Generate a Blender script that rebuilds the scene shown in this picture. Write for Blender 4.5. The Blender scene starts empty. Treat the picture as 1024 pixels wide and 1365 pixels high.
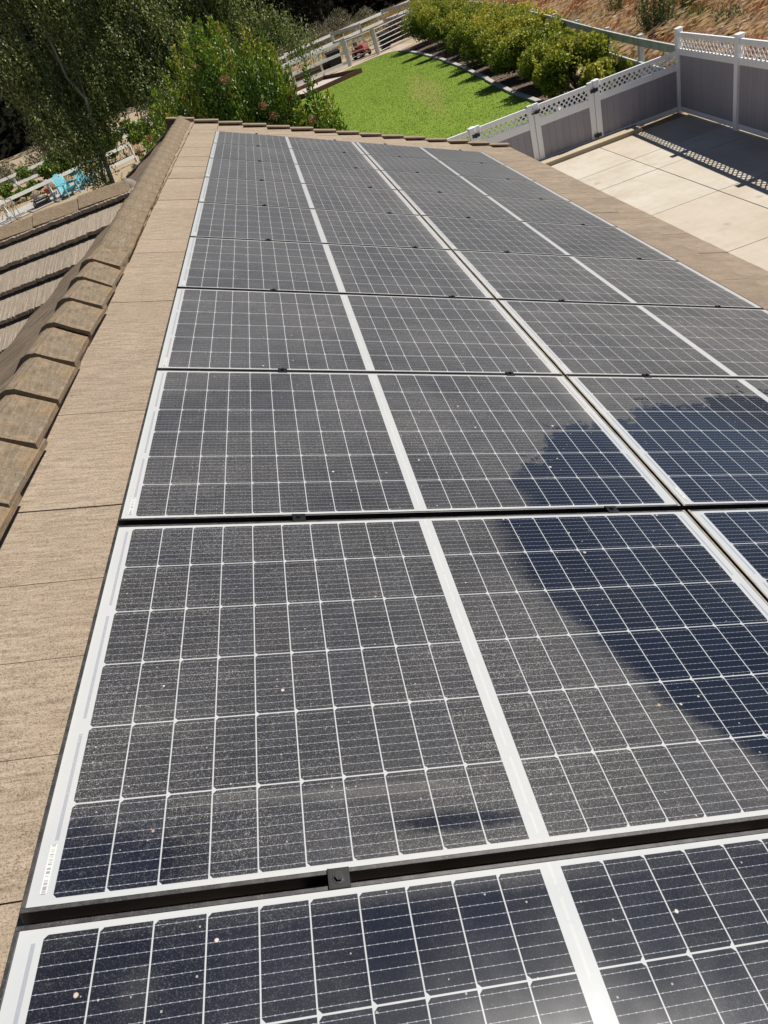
import bpy, math, random
import numpy as np
from mathutils import Matrix, Vector

random.seed(7)
RNG = np.random.default_rng(7)
SC = bpy.context.scene
COL = SC.collection

# ------------------------------------------------------------------ camera
cam = bpy.data.cameras.new("camera")
cam.sensor_fit = 'VERTICAL'
cam.sensor_height = 36.0
cam.lens = 23.461
cam.clip_start = 0.05
cam.clip_end = 2000
camo = bpy.data.objects.new("camera", cam)
COL.objects.link(camo)
_r = ((0.94099174, -0.16656265, -0.29460384),
      (-0.33476079, -0.58593014, -0.73798448),
      (-0.04969662, 0.79305911, -0.60711407))
camo.matrix_world = Matrix((
    (_r[0][0], -_r[1][0], -_r[2][0], 0.80757711),
    (_r[0][1], -_r[1][1], -_r[2][1], -0.56266454),
    (_r[0][2], -_r[1][2], -_r[2][2], 4.53827235),
    (0, 0, 0, 1)))
SC.camera = camo

# ------------------------------------------------------------------ sky, sun, exposure
SUN = Vector((0.646, 0.075, 0.76)).normalized()
w = bpy.data.worlds.new("World")
SC.world = w
w.use_nodes = True
wn = w.node_tree
wn.nodes.clear()
sky = wn.nodes.new('ShaderNodeTexSky')
sky.sky_type = 'NISHITA'
sky.sun_disc = False
sky.altitude = 900
sky.air_density = 0.65
sky.dust_density = 0.25
sky.sun_elevation = math.asin(SUN.z)
sky.sun_rotation = math.atan2(SUN.x, SUN.y)
bg = wn.nodes.new('ShaderNodeBackground')
bg.inputs['Strength'].default_value = 0.055
wo = wn.nodes.new('ShaderNodeOutputWorld')
wn.links.new(sky.outputs[0], bg.inputs[0])
wn.links.new(bg.outputs[0], wo.inputs[0])
sl = bpy.data.lights.new("sun", 'SUN')
sl.energy = 4.9
sl.angle = math.radians(0.53)
sl.color = (1.0, 0.955, 0.88)
so = bpy.data.objects.new("sun", sl)
COL.objects.link(so)
so.rotation_euler = (-SUN).to_track_quat('-Z', 'Y').to_euler()
so.location = (30, 5, 40)
SC.view_settings.view_transform = 'Standard'
SC.view_settings.look = 'None'
SC.view_settings.exposure = 0.50
SC.view_settings.gamma = 1
SC.view_settings.use_curve_mapping = False

# ------------------------------------------------------------------ node helpers
def new_mat(name):
    m = bpy.data.materials.new(name)
    m.use_nodes = True
    nt = m.node_tree
    nt.nodes.clear()
    out = nt.nodes.new('ShaderNodeOutputMaterial')
    return m, nt, out

class G:
    """tiny expression helper over a node tree"""
    def __init__(s, nt):
        s.nt = nt
    def n(s, t, **k):
        nd = s.nt.nodes.new(t)
        for a, b in k.items():
            setattr(nd, a, b)
        return nd
    def put(s, sock, v):
        if hasattr(v, 'is_output') or isinstance(v, bpy.types.NodeSocket):
            s.nt.links.new(v, sock)
        else:
            sock.default_value = v
    def m(s, op, a, b=None, c=None, clamp=False):
        nd = s.n('ShaderNodeMath', operation=op, use_clamp=clamp)
        s.put(nd.inputs[0], a)
        if b is not None: s.put(nd.inputs[1], b)
        if c is not None: s.put(nd.inputs[2], c)
        return nd.outputs[0]
    def sstep(s, v, lo, hi):
        nd = s.n('ShaderNodeMapRange', interpolation_type='SMOOTHSTEP')
        s.put(nd.inputs['Value'], v)
        nd.inputs['From Min'].default_value = lo
        nd.inputs['From Max'].default_value = hi
        return nd.outputs['Result']
    def lin(s, v, lo, hi, a=0.0, b=1.0):
        nd = s.n('ShaderNodeMapRange')
        s.put(nd.inputs['Value'], v)
        nd.inputs['From Min'].default_value = lo
        nd.inputs['From Max'].default_value = hi
        nd.inputs['To Min'].default_value = a
        nd.inputs['To Max'].default_value = b
        return nd.outputs['Result']
    def mix(s, f, a, b, mode='MIX'):
        nd = s.n('ShaderNodeMix', data_type='RGBA', blend_type=mode)
        s.put(nd.inputs[0], f)
        s.put(nd.inputs[6], a if not isinstance(a, tuple) else (*a[:3], 1))
        s.put(nd.inputs[7], b if not isinstance(b, tuple) else (*b[:3], 1))
        return nd.outputs[2]
    def noise(s, vec, scale, detail=3, rough=0.55, out=0):
        nd = s.n('ShaderNodeTexNoise')
        nd.inputs['Scale'].default_value = scale
        nd.inputs['Detail'].default_value = detail
        nd.inputs['Roughness'].default_value = rough
        if vec is not None: s.put(nd.inputs['Vector'], vec)
        return nd.outputs[out]
    def vec(s, v, scale=(1, 1, 1)):
        nd = s.n('ShaderNodeMapping')
        nd.inputs['Scale'].default_value = scale
        s.put(nd.inputs['Vector'], v)
        return nd.outputs[0]
    def objc(s):
        return s.n('ShaderNodeTexCoord').outputs['Object']
    def pos(s):
        return s.n('ShaderNodeNewGeometry').outputs['Position']
    def island(s):
        return s.n('ShaderNodeNewGeometry').outputs['Random Per Island']
    def xyz(s, v):
        nd = s.n('ShaderNodeSeparateXYZ')
        s.put(nd.inputs[0], v)
        return nd.outputs
    def bump(s, h, strength=0.3, dist=0.01):
        nd = s.n('ShaderNodeBump')
        nd.inputs['Strength'].default_value = strength
        nd.inputs['Distance'].default_value = dist
        s.put(nd.inputs['Height'], h)
        return nd.outputs[0]
    def pri(s, color, rough=0.7, spec=0.3, normal=None, metal=0.0, **kw):
        nd = s.n('ShaderNodeBsdfPrincipled')
        s.put(nd.inputs['Base Color'], color if not isinstance(color, tuple) else (*color[:3], 1))
        s.put(nd.inputs['Roughness'], rough)
        s.put(nd.inputs['Specular IOR Level'], spec)
        nd.inputs['Metallic'].default_value = metal
        if normal is not None: s.put(nd.inputs['Normal'], normal)
        for k, v in kw.items():
            s.put(nd.inputs[k.replace('_', ' ')], v)
        return nd.outputs[0]

def simple(name, col, rough=0.7, spec=0.3, var=0.15, scale=6.0, bump=0.0, bscale=60, metal=0.0, stretch=(1, 1, 1), dark=None):
    m, nt, out = new_mat(name)
    g = G(nt)
    p = g.vec(g.objc(), stretch)
    f = g.noise(p, scale, 5, 0.6)
    d = dark if dark else tuple(c * (1 - 2 * var) for c in col)
    c = g.mix(g.lin(f, 0.3, 0.7), d, col)
    nrm = None
    if bump:
        nrm = g.bump(g.noise(p, bscale, 4), bump, 0.01)
    nt.links.new(g.pri(c, rough, spec, nrm, metal), out.inputs[0])
    return m

# ------------------------------------------------------------------ mesh helpers
class MB:
    def __init__(s):
        s.v = []; s.f = []; s.mi = []
    def add(s, vs, fs, mi=0):
        b = len(s.v)
        s.v += [tuple(p) for p in vs]
        s.f += [tuple(b + i for i in q) for q in fs]
        s.mi += [mi] * len(fs)
    HEX = [(0, 3, 2, 1), (4, 5, 6, 7), (0, 1, 5, 4), (1, 2, 6, 5), (2, 3, 7, 6), (3, 0, 4, 7)]
    def box(s, x0, x1, y0, y1, z0, z1, mi=0):
        s.add([(x0, y0, z0), (x1, y0, z0), (x1, y1, z0), (x0, y1, z0),
               (x0, y0, z1), (x1, y0, z1), (x1, y1, z1), (x0, y1, z1)], MB.HEX, mi)
    def hexa(s, p8, mi=0):
        s.add(p8, MB.HEX, mi)
    def bar(s, a, b, wd, ht, up=(0, 0, 1), mi=0):
        a = Vector(a); b = Vector(b); d = (b - a).normalized(); up = Vector(up)
        x = d.cross(up)
        if x.length < 1e-5: x = d.cross(Vector((1, 0, 0)))
        x.normalize(); y = x.cross(d).normalized()
        x *= wd / 2; y *= ht / 2
        s.hexa([a - x - y, a + x - y, b + x - y, b - x - y, a - x + y, a + x + y, b + x + y, b - x + y], mi)
    def tube(s, pts, rad, n=8, mi=0, cap=True):
        pts = [Vector(p) for p in pts]
        rings = []
        b = len(s.v)
        ref = Vector((0.37, 0.21, 0.9)).normalized()
        for i, p in enumerate(pts):
            d = (pts[min(i + 1, len(pts) - 1)] - pts[max(i - 1, 0)])
            d = d.normalized() if d.length > 1e-9 else Vector((0, 0, 1))
            x = d.cross(ref)
            if x.length < 1e-3: x = d.cross(Vector((1, 0, 0)))
            x.normalize(); y = d.cross(x)
            r = rad[i] if hasattr(rad, '__len__') else rad
            for k in range(n):
                a = 2 * math.pi * k / n
                s.v.append(tuple(p + x * (r * math.cos(a)) + y * (r * math.sin(a))))
        for i in range(len(pts) - 1):
            for k in range(n):
                k2 = (k + 1) % n
                s.f.append((b + i * n + k, b + i * n + k2, b + (i + 1) * n + k2, b + (i + 1) * n + k)); s.mi.append(mi)
        if cap:
            s.f.append(tuple(b + k for k in range(n))[::-1]); s.mi.append(mi)
            e = b + (len(pts) - 1) * n
            s.f.append(tuple(e + k for k in range(n))); s.mi.append(mi)
    def build(s, name, mats, parent=None, smooth=False, loc=None, rot=None, bevel=0.0, bseg=2):
        me = bpy.data.meshes.new(name)
        me.from_pydata(s.v, [], s.f)
        if not isinstance(mats, (list, tuple)): mats = [mats]
        for m in mats: me.materials.append(m)
        if len(mats) > 1: me.polygons.foreach_set('material_index', s.mi)
        if smooth: me.polygons.foreach_set('use_smooth', [True] * len(me.polygons))
        me.update()
        o = bpy.data.objects.new(name, me)
        COL.objects.link(o)
        if parent: o.parent = parent
        if loc is not None: o.location = loc
        if rot is not None: o.rotation_euler = rot
        if bevel:
            b = o.modifiers.new('bevel', 'BEVEL'); b.width = bevel; b.segments = bseg; b.limit_method = 'ANGLE'
        return o

def tag(o, label=None, cat=None, group=None, kind=None):
    if label: o['label'] = label
    if cat: o['category'] = cat
    if group: o['group'] = group
    if kind: o['kind'] = kind
    return o

def empty(name, loc=(0, 0, 0), label=None, cat=None, group=None, rot=None):
    o = bpy.data.objects.new(name, None)
    o.empty_display_size = 0.2
    COL.objects.link(o)
    o.location = loc
    if rot is not None: o.rotation_euler = rot
    return tag(o, label, cat, group)

def copy_tree(o, parent=None):
    c = o.copy()
    COL.objects.link(c)
    if parent is not None: c.parent = parent
    for ch in list(o.children): copy_tree(ch, c)
    return c

def unit(a):
    return a / np.maximum(np.linalg.norm(a, axis=-1, keepdims=True), 1e-9)

def leaves(name, P, A, L, W, tint, mat, parent=None, up=None):
    """one mesh of diamond leaves: centre P, long axis A, length L, width W, tint 0..1"""
    n = len(P)
    A = unit(A)
    R = unit(RNG.normal(size=(n, 3))) if up is None else unit(up + 0.5 * RNG.normal(size=(n, 3)))
    B = unit(np.cross(A, R))
    L = np.broadcast_to(np.asarray(L, float), (n,))[:, None] * RNG.uniform(0.7, 1.25, (n, 1))
    Wd = np.broadcast_to(np.asarray(W, float), (n,))[:, None] * RNG.uniform(0.75, 1.2, (n, 1))
    V = np.empty((n, 4, 3))
    V[:, 0] = P - A * L / 2
    V[:, 1] = P + B * Wd / 2 - A * L * 0.05
    V[:, 2] = P + A * L / 2
    V[:, 3] = P - B * Wd / 2 - A * L * 0.05
    me = bpy.data.meshes.new(name)
    me.vertices.add(4 * n); me.loops.add(4 * n); me.polygons.add(n)
    me.vertices.foreach_set('co', V.reshape(-1).astype(np.float32))
    me.loops.foreach_set('vertex_index', np.arange(4 * n, dtype=np.int32))
    me.polygons.foreach_set('loop_start', np.arange(0, 4 * n, 4, dtype=np.int32))
    me.update(calc_edges=True)
    at = me.attributes.new('tint', 'FLOAT', 'FACE')
    at.data.foreach_set('value', np.clip(tint, 0, 1).astype(np.float32))
    me.materials.append(mat)
    o = bpy.data.objects.new(name, me)
    COL.objects.link(o)
    if parent: o.parent = parent
    return o

def leaf_mat(name, stops, rough=0.5, spec=0.35, trans=0.25):
    m, nt, out = new_mat(name)
    g = G(nt)
    a = g.n('ShaderNodeAttribute', attribute_name='tint')
    r = g.n('ShaderNodeValToRGB')
    cr = r.color_ramp
    while len(cr.elements) < len(stops): cr.elements.new(0.5)
    for e, (p, c) in zip(cr.elements, stops):
        e.position = p; e.color = (*c, 1)
    nt.links.new(a.outputs['Fac'], r.inputs[0])
    b = g.pri(r.outputs[0], rough, spec)
    if trans:
        t = g.n('ShaderNodeBsdfTranslucent')
        nt.links.new(g.mix(1.0, r.outputs[0], (1.0, 1.0, 0.55), 'MULTIPLY'), t.inputs[0])
        ms = g.n('ShaderNodeMixShader'); ms.inputs[0].default_value = trans
        nt.links.new(b, ms.inputs[1]); nt.links.new(t.outputs[0], ms.inputs[2])
        b = ms.outputs[0]
    nt.links.new(b, out.inputs[0])
    return m

# ------------------------------------------------------------------ frames of reference
PITCH = math.radians(22.62)
CP, SP = math.cos(PITCH), math.sin(PITCH)
ZG = 3.6                                  # height of the panel array's top-left corner above the ground
MAIN = Matrix(((CP, 0, SP, 0), (0, 1, 0, 0), (-SP, 0, CP, ZG), (0, 0, 0, 1)))    # (u down the slope, v along the ridge, n out)
ROT_MAIN = MAIN.to_euler()
def uvn(u, v, n=0.0):
    return MAIN @ Vector((u, v, n))

# ------------------------------------------------------------------ materials: roof
def tile_mat(name, base, dark, lichen=0.0, axis=0, zs=None, gs=1.0, eave=False):
    m, nt, out = new_mat(name)
    g = G(nt)
    oc = g.objc()
    st = [1.6, 16, 16] if axis == 0 else [16, 1.6, 16]
    if zs is not None: st[2] = zs
    st = [q * gs for q in st]
    isl = g.island()
    add = g.n('ShaderNodeVectorMath', operation='ADD')
    nt.links.new(oc, add.inputs[0])
    cmb = g.n('ShaderNodeCombineXYZ')
    nt.links.new(g.m('MULTIPLY', isl, 37.0), cmb.inputs[2 if axis == 0 else 2])
    nt.links.new(cmb.outputs[0], add.inputs[1])
    p = add.outputs[0]
    grain = g.noise(g.vec(p, st), 5.0, 6, 0.62)
    grain2 = g.noise(g.vec(p, tuple(3.5 * s for s in st)), 7.0, 4, 0.6)
    speck = g.noise(oc, 260, 2, 0.5)
    blot = g.noise(oc, 2.2, 5, 0.6)
    c = g.mix(g.lin(grain, 0.30, 0.62), dark, base)
    c = g.mix(g.lin(grain2, 0.30, 0.46, 0.75, 0.0), c, tuple(x * 0.50 for x in dark))
    c = g.mix(g.lin(speck, 0.42, 0.72, 0.0, 0.40), c, tuple(min(1, x * 1.35) for x in base))
    c = g.mix(g.lin(speck, 0.44, 0.30, 0.0, 0.65), c, tuple(x * 0.5 for x in dark))
    pit = g.noise(oc, 95, 3, 0.6)
    c = g.mix(g.lin(pit, 0.40, 0.30, 0.0, 0.55), c, tuple(x * 0.55 for x in dark))
    c = g.mix(g.lin(pit, 0.62, 0.74, 0.0, 0.45), c, tuple(min(1, x * 1.5) for x in base))
    c = g.mix(g.lin(blot, 0.35, 0.7, 0.0, 0.30), c, tuple(x * y for x, y in zip(base, (0.78, 0.74, 0.70))))
    if eave:   # the eave strip has weathered darker
        ef = g.m('MULTIPLY', g.sstep(g.xyz(oc)[0], 3.35, 3.75), g.lin(g.noise(g.vec(oc, (1, 2.5, 1)), 3.0, 5, 0.65), 0.3, 0.65, 0.10, 0.60))
        c = g.mix(ef, c, tuple(x * 0.80 for x in dark))
    hs = g.n('ShaderNodeHueSaturation')
    nt.links.new(c, hs.inputs['Color'])
    nt.links.new(g.lin(isl, 0, 1, 0.93, 1.05), hs.inputs['Value'])
    c = hs.outputs[0]
    if lichen:
        l1 = g.noise(oc, 9, 6, 0.7)
        l2 = g.noise(g.vec(oc, (1.1, 0.9, 1.3)), 24, 5, 0.7)
        c = g.mix(g.lin(l1, 0.50, 0.66, 0.0, lichen), c, (0.33, 0.185, 0.062))
        c = g.mix(g.lin(l2, 0.54, 0.68, 0.0, lichen), c, (0.34, 0.31, 0.25))
        c = g.mix(g.lin(l2, 0.42, 0.30, 0.0, lichen), c, (0.08, 0.062, 0.045))
    h = g.m('ADD', g.m('MULTIPLY', grain, 0.7), g.m('ADD', g.m('MULTIPLY', grain2, 0.5), g.m('MULTIPLY', speck, 0.35)))
    nt.links.new(g.pri(c, 0.9, 0.15, g.bump(h, 0.8, 0.009)), out.inputs[0])
    return m

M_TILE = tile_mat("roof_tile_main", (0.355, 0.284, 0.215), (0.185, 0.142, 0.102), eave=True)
M_TILE_L = tile_mat("roof_tile_shaded", (0.235, 0.180, 0.128), (0.050, 0.036, 0.025), zs=0.0, gs=0.36)  # left slope tiles: weaker sunlight there is put into a darker colour
M_CAP = tile_mat("roof_tile_cap", (0.215, 0.168, 0.118), (0.100, 0.076, 0.053), lichen=0.34, axis=1)
M_CAPX = tile_mat("roof_tile_cap_side", (0.265, 0.20, 0.135), (0.15, 0.112, 0.072), lichen=0.22, axis=0)
M_RAKE = tile_mat("roof_tile_rake", (0.28, 0.215, 0.15), (0.16, 0.12, 0.082), lichen=0.12)
M_UNDER = simple("roof_felt", (0.022, 0.020, 0.018), 0.95, 0.1)
M_STUCCO = simple("stucco", (0.52, 0.46, 0.38), 0.9, 0.15, 0.08, 3, 0.4, 120)
M_TRIM = simple("fascia_paint", (0.42, 0.36, 0.29), 0.6, 0.3, 0.08)
M_MORTAR = simple("mortar", (0.25, 0.22, 0.19), 0.95, 0.1, 0.15, 20, 0.5, 90)

# ------------------------------------------------------------------ the house
house = empty("house", (0, 3, 0), "single storey house under a brown concrete tile roof carrying the solar panels", "house")
HOFF = Vector((0, -3, 0))
def hpart(mb, name, mat, parent=None, mtx=None, **k):
    o = mb.build(name, mat, None, **k)
    o.parent = parent if parent else house
    loc = mtx if mtx is not None else Matrix.Identity(4)
    o.matrix_world = loc
    base = Matrix.Translation((0, 3, 0))
    if parent is None:
        o.matrix_local = base.inverted() @ loc
    else:
        o.matrix_local = parent.get('_w_inv_') @ loc if False else (WORLD[parent.name].inverted() @ loc)
    WORLD[o.name] = loc
    return o
WORLD = {}

N0 = -0.10            # tile tops below the panel tops
EXPO = 0.345
def tile_slab(mb, a0, a1, b0, b1, top_hi, top_lo, th=0.03, axis='u', nseg=1, jag=0.0):
    """roof tile: a runs down the slope (a1 = butt), b across; top_hi at the butt, top_lo at the head"""
    if nseg == 1:
        vs = [(a0, b0, top_lo - th), (a1, b0, top_hi - th), (a1, b1, top_hi - th), (a0, b1, top_lo - th),
              (a0, b0, top_lo), (a1, b0, top_hi), (a1, b1, top_hi), (a0, b1, top_lo)]
        mb.hexa(vs)
    else:
        n = nseg
        bs = [b0 + (b1 - b0) * i / n for i in range(n + 1)]
        j = [random.uniform(-jag, jag) for _ in bs]
        vs = []
        for b, q in zip(bs, j):
            vs += [(a0, b, top_lo), (a1 + q, b, top_hi), (a1 + q * 0.6 - 0.004, b, top_hi - th), (a0, b, top_lo - th)]
        fs = []
        for i in range(n):
            o = 4 * i
            fs += [(o, o + 1, o + 5, o + 4), (o + 1, o + 2, o + 6, o + 5), (o + 2, o + 3, o + 7, o + 6)]
        fs += [(0, 3, 2, 1), (4 * n, 4 * n + 1, 4 * n + 2, 4 * n + 3)]
        mb.add(vs, fs)

V0, V1 = -4.2, 11.0
# main right slope, one mesh of tiles in (u, v, n)
mb = MB()
for k in range(-1, 14):
    butt = -0.012 + EXPO * k
    head = butt - EXPO - 0.06 if k > 0 else butt - 0.44
    if k == -1: head = butt - 0.13
    off = [0.0, 0.16][k % 2] + random.uniform(-0.02, 0.02)
    # joints of the course beside the array follow the photograph
    if k == 0:
        js = [0.351, 0.622, 0.903, 1.247]
        v = 1.247
        while v < V1: v += 0.318; js.append(v)
        v = 0.351
        while v > V0: v -= 0.29; js.insert(0, v)
    else:
        js = []; v = V0 + off - 0.3
        while v < V1 + 0.3: js.append(v); v += 0.318
    for a, b in zip(js, js[1:]):
        a = max(a, V0); b = min(b, V1 - 0.05)
        if b - a < 0.03: continue
        dz = random.uniform(-0.002, 0.002)
        jit = random.uniform(-0.004, 0.004)
        gp = 0.0013 if (k == 0 and a < 0.95) else 0.0003
        tile_slab(mb, head, butt + jit, a + gp, b - gp, N0 + 0.012 + dz, N0 - 0.022 + dz, 0.028, nseg=8 if k < 13 else 8, jag=0.003)
main_roof = hpart(mb, "main_roof", M_TILE, None, MAIN)
main_roof['label'] = "brown roof slope carrying the solar panels"

# ridge line (very slightly askew to the array, as in the photograph)
def ridge_x(y): return -0.480 - (y - 2.0) * 0.0095
RZ = 0.125
# left slope of the main roof (tile mesh in world coordinates; falls towards -x)
mb = MB()
T = math.tan(PITCH)
YX = 6.28             # ridge of the cross wing
for k in range(0, 16):
    d1 = 0.16 + EXPO * CP * (k + 1); d0 = d1 - EXPO * CP - 0.05
    y = -4.2 + [0, 0.16][k % 2]
    while y < V1:
        ya, yb = y + 0.002, min(y + 0.316, V1 - 0.05)
        y += 0.318
        # only outside the cross wing (the valley runs at 45 degrees from the ridge crossing)
        xm = 0.5 * (ya + yb)
        lim = abs(xm - YX) + 0.25
        if d0 > lim: continue
        dd1 = d1
        j = random.uniform(-0.004, 0.004)
        xa, xb = ridge_x(ya), ridge_x(yb)
        hi, lo = 0.012, -0.022
        za = lambda d, h: ZG + RZ - T * d + h
        mb.hexa([(xa - dd1 - j, ya, za(dd1, hi - 0.028)), (xa - d0, ya, za(d0, lo - 0.028)), (xb - d0, yb, za(d0, lo - 0.028)), (xb - dd1 - j, yb, za(dd1, hi - 0.028)),
                 (xa - dd1 - j, ya, za(dd1, hi)), (xa - d0, ya, za(d0, lo)), (xb - d0, yb, za(d0, lo)), (xb - dd1 - j, yb, za(dd1, hi))])
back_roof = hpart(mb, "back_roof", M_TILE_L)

# decking below the tiles, eave fascia, walls
mb = MB()
e = Vector(uvn(4.40, 0, N0 - 0.06)); rt = Vector((ridge_x(3), 0, ZG + RZ - 0.075))
def prism(mb, poly, y0, y1):
    n = len(poly)
    vs = [(x, y0, z) for x, z in poly] + [(x, y1, z) for x, z in poly]
    fs = [tuple(range(n))[::-1], tuple(range(n, 2 * n))] + [(i, (i + 1) % n, n + (i + 1) % n, n + i) for i in range(n)]
    mb.add(vs, fs)
lx = rt.x - 5.3; lz = rt.z - T * 5.3
prism(mb, [(e.x, e.z), (rt.x, rt.z), (lx, lz), (lx, lz - 0.10), (rt.x, rt.z - 0.12), (e.x, e.z - 0.10)], V0 + 0.02, V1 - 0.10)
hpart(mb, "roof_deck", M_UNDER)
mb = MB()
mb.box(e.x - 0.02, e.x + 0.005, V0, V1 - 0.06, e.z - 0.19, e.z - 0.012)
hpart(mb, "fascia", M_TRIM)
mb = MB()
wx = e.x - 0.55
hx = lambda x: (rt.z - T * abs(x - rt.x)) - 0.13
prism(mb, [(wx, 0), (wx, hx(wx)), (rt.x, rt.z - 0.14), (-4.9, hx(-4.9)), (-4.9, 0)], V0 + 0.4, V1 - 0.45)
hpart(mb, "wall", M_STUCCO)

# ridge tiles of the main ridge: V caps lapping towards the camera
def cap_mesh(length, half, drop, rise, th, name, mat):
    """cap along +y, butt at y=0 (raised), apex at z=0 at the head"""
    prof = [(-half, -drop), (-half * 0.62, -drop * 0.56), (-half * 0.22, -drop * 0.07), (0, 0.0), (half * 0.22, -drop * 0.07), (half * 0.62, -drop * 0.56), (half, -drop)]
    m = MB(); n = len(prof)
    ys = [0.0, length * 0.33, length * 0.66, length]
    vs = []
    for i, y in enumerate(ys):
        s = 1.0 - 0.06 * y / length
        z = rise * (1 - y / length)
        for x, q in prof: vs.append((x * s + random.uniform(-.0015, .0015), y, q + z + random.uniform(-.0015, .0015)))
    for i, y in enumerate(ys):
        s = 1.0 - 0.06 * y / length
        z = rise * (1 - y / length)
        for x, q in prof: vs.append((x * s * 0.97, y, q + z - th))
    fs = []
    K = len(ys) * n
    for i in range(len(ys) - 1):
        for j in range(n - 1):
            a = i * n + j
            fs.append((a, a + 1, a + n + 1, a + n))
            fs.append((K + a, K + a + n, K + a + n + 1, K + a + 1))
    for j in range(n - 1):
        fs.append((j, K + j, K + j + 1, j + 1))
        a = (len(ys) - 1) * n + j
        fs.append((a, a + 1, K + a + 1, K + a))
    for i in range(len(ys) - 1):
        a = i * n; fs.append((a, a + n, K + a + n, K + a))
        a = i * n + n - 1; fs.append((a, K + a, K + a + n, a + n))
    m.add(vs, fs)
    return m

ycaps = [(-3.935 + 0.342 * q, 0) for q in range(23)]      # near part: butts face the camera
ye = ycaps[-1][0] + 0.36
while ye < V1 + 0.02:                                      # far part: laid from the other end, butts face away
    ycaps.append((ye, 1)); ye += 0.342
for y, flip in ycaps:
    ln = 0.43
    x = ridge_x(y) + random.uniform(-0.005, 0.005)
    mbc = cap_mesh(ln, 0.148, 0.098, 0.024 if not flip else 0.010, 0.020, "ridge_tile", M_CAP)
    if not flip:
        mt = Matrix.Translation((x, y, ZG + RZ + 0.040)) @ Matrix.Rotation(0.0095 + random.uniform(-0.02, 0.02), 4, 'Z') @ Matrix.Rotation(random.uniform(-0.03, 0.03), 4, 'Y')
    else:
        mt = Matrix.Translation((x, min(y + 0.38, V1 + 0.06), ZG + RZ + 0.040)) @ Matrix.Rotation(math.pi + 0.0095 + random.uniform(-0.008, 0.008), 4, 'Z')
    hpart(mbc, "ridge_tile", M_CAP, main_roof, mt, smooth=bool(flip))

# rake (gable end) tiles on the far edge, stepping with the courses
for k in range(-1, 14):
    butt = -0.038 + EXPO * k + 0.02
    head = butt - EXPO - 0.05
    m = MB()
    n1 = N0 + 0.052 + random.uniform(-.004, .004); n0 = N0 + 0.020
    va, vb = V1 - 0.15, V1 + 0.025
    m.hexa([(head, va, n0 - .022), (butt, va, n1 - .022), (butt, vb, n1 - .022), (head, vb, n0 - .022),
            (head, va, n0), (butt, va, n1), (butt, vb, n1), (head, vb, n0)])
    m.hexa([(head, vb - .024, n0 - .15), (butt, vb - .024, n1 - .15), (butt, vb + .002, n1 - .15), (head, vb + .002, n0 - .15),
            (head, vb - .024, n0 - .022), (butt, vb - .024, n1 - .022), (butt, vb + .002, n1 - .022), (head, vb + .002, n0 - .022)])
    hpart(m, "rake_tile", M_RAKE, main_roof, MAIN)
for k in range(0, 12):
    d0 = 0.10 + EXPO * CP * k - 0.04; d1 = d0 + EXPO * CP + 0.05
    x0, x1 = ridge_x(11) - d0, ridge_x(11) - d1
    m = MB()
    z = lambda d, h: ZG + RZ - T * d + h
    va, vb = V1 - 0.13, V1 + 0.025
    for (a, b, h0, h1) in ((va, vb, .02, .045), ):
        m.hexa([(x1, a, z(d1, h1 - .022)), (x0, a, z(d0, h0 - .022)), (x0, b, z(d0, h0 - .022)), (x1, b, z(d1, h1 - .022)),
                (x1, a, z(d1, h1)), (x0, a, z(d0, h0)), (x0, b, z(d0, h0)), (x1, b, z(d1, h1))])
        m.hexa([(x1, vb - .024, z(d1, h1 - .15)), (x0, vb - .024, z(d0, h0 - .15)), (x0, vb + .002, z(d0, h0 - .15)), (x1, vb + .002, z(d1, h1 - .15)),
                (x1, vb - .024, z(d1, h1 - .022)), (x0, vb - .024, z(d0, h0 - .022)), (x0, vb + .002, z(d0, h0 - .022)), (x1, vb + .002, z(d1, h1 - .022))])
    hpart(m, "rake_tile", M_RAKE, back_roof)

# cross wing: ridge along x at y = YX, near slope falls towards the camera
XR = ridge_x(YX)
WZ = ZG + 0.148
ZTOP = lambda d: WZ - T * d
XW = -13.0
mb = MB(); mbf = MB()
BUT0 = 0.195
for k in range(0, 17):
    d1 = BUT0 + 0.318 * k; d0 = d1 - 0.318 - 0.06 if k else 0.0
    x = XW + [0, 0.16][k % 2]
    while x < XR:
        xa, xb = x + 0.002, x + 0.316
        x += 0.318
        if 0.5 * (xa + xb) > XR - max(0.0, d0 - 0.1) + 0.10: break
        xb = min(xb, XR)
        j = random.uniform(-0.004, 0.004)
        dz = random.uniform(-0.0015, 0.0015)
        n = 22
        vs = []
        for i in range(n + 1):
            xx = xa + (xb - xa) * i / n
            q = j + random.uniform(-0.006, 0.006)
            t1 = ZTOP(d1 + q) + 0.048 + dz + random.uniform(-0.0025, 0.0025)
            vs += [(xx, YX - d0, ZTOP(d0) - 0.016), (xx, YX - d1 - q, t1), (xx, YX - d1 - q * 0.5 + 0.006, t1 - 0.030), (xx, YX - d0, ZTOP(d0) - 0.055)]
        fs = []
        for i in range(n):
            o = 4 * i
            fs += [(o, o + 1, o + 5, o + 4), (o + 1, o + 2, o + 6, o + 5), (o + 2, o + 3, o + 7, o + 6)]
        fs += [(0, 3, 2, 1), (4 * n, 4 * n + 1, 4 * n + 2, 4 * n + 3)]
        mb.add(vs, [f[::-1] for f in fs])
        if k < 12:   # far slope
            mbf.hexa([(xa, YX + d0, ZTOP(d0) - .045), (xb, YX + d0, ZTOP(d0) - .045), (xb, YX + d1, ZTOP(d1) - .01), (xa, YX + d1, ZTOP(d1) - .01),
                      (xa, YX + d0, ZTOP(d0) - .016), (xb, YX + d0, ZTOP(d0) - .016), (xb, YX + d1, ZTOP(d1) + .02), (xa, YX + d1, ZTOP(d1) + .02)])
M_TILE_Y = tile_mat("roof_tile_wing", (0.330, 0.275, 0.218), (0.190, 0.150, 0.112), axis=1, zs=0.0)
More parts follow.
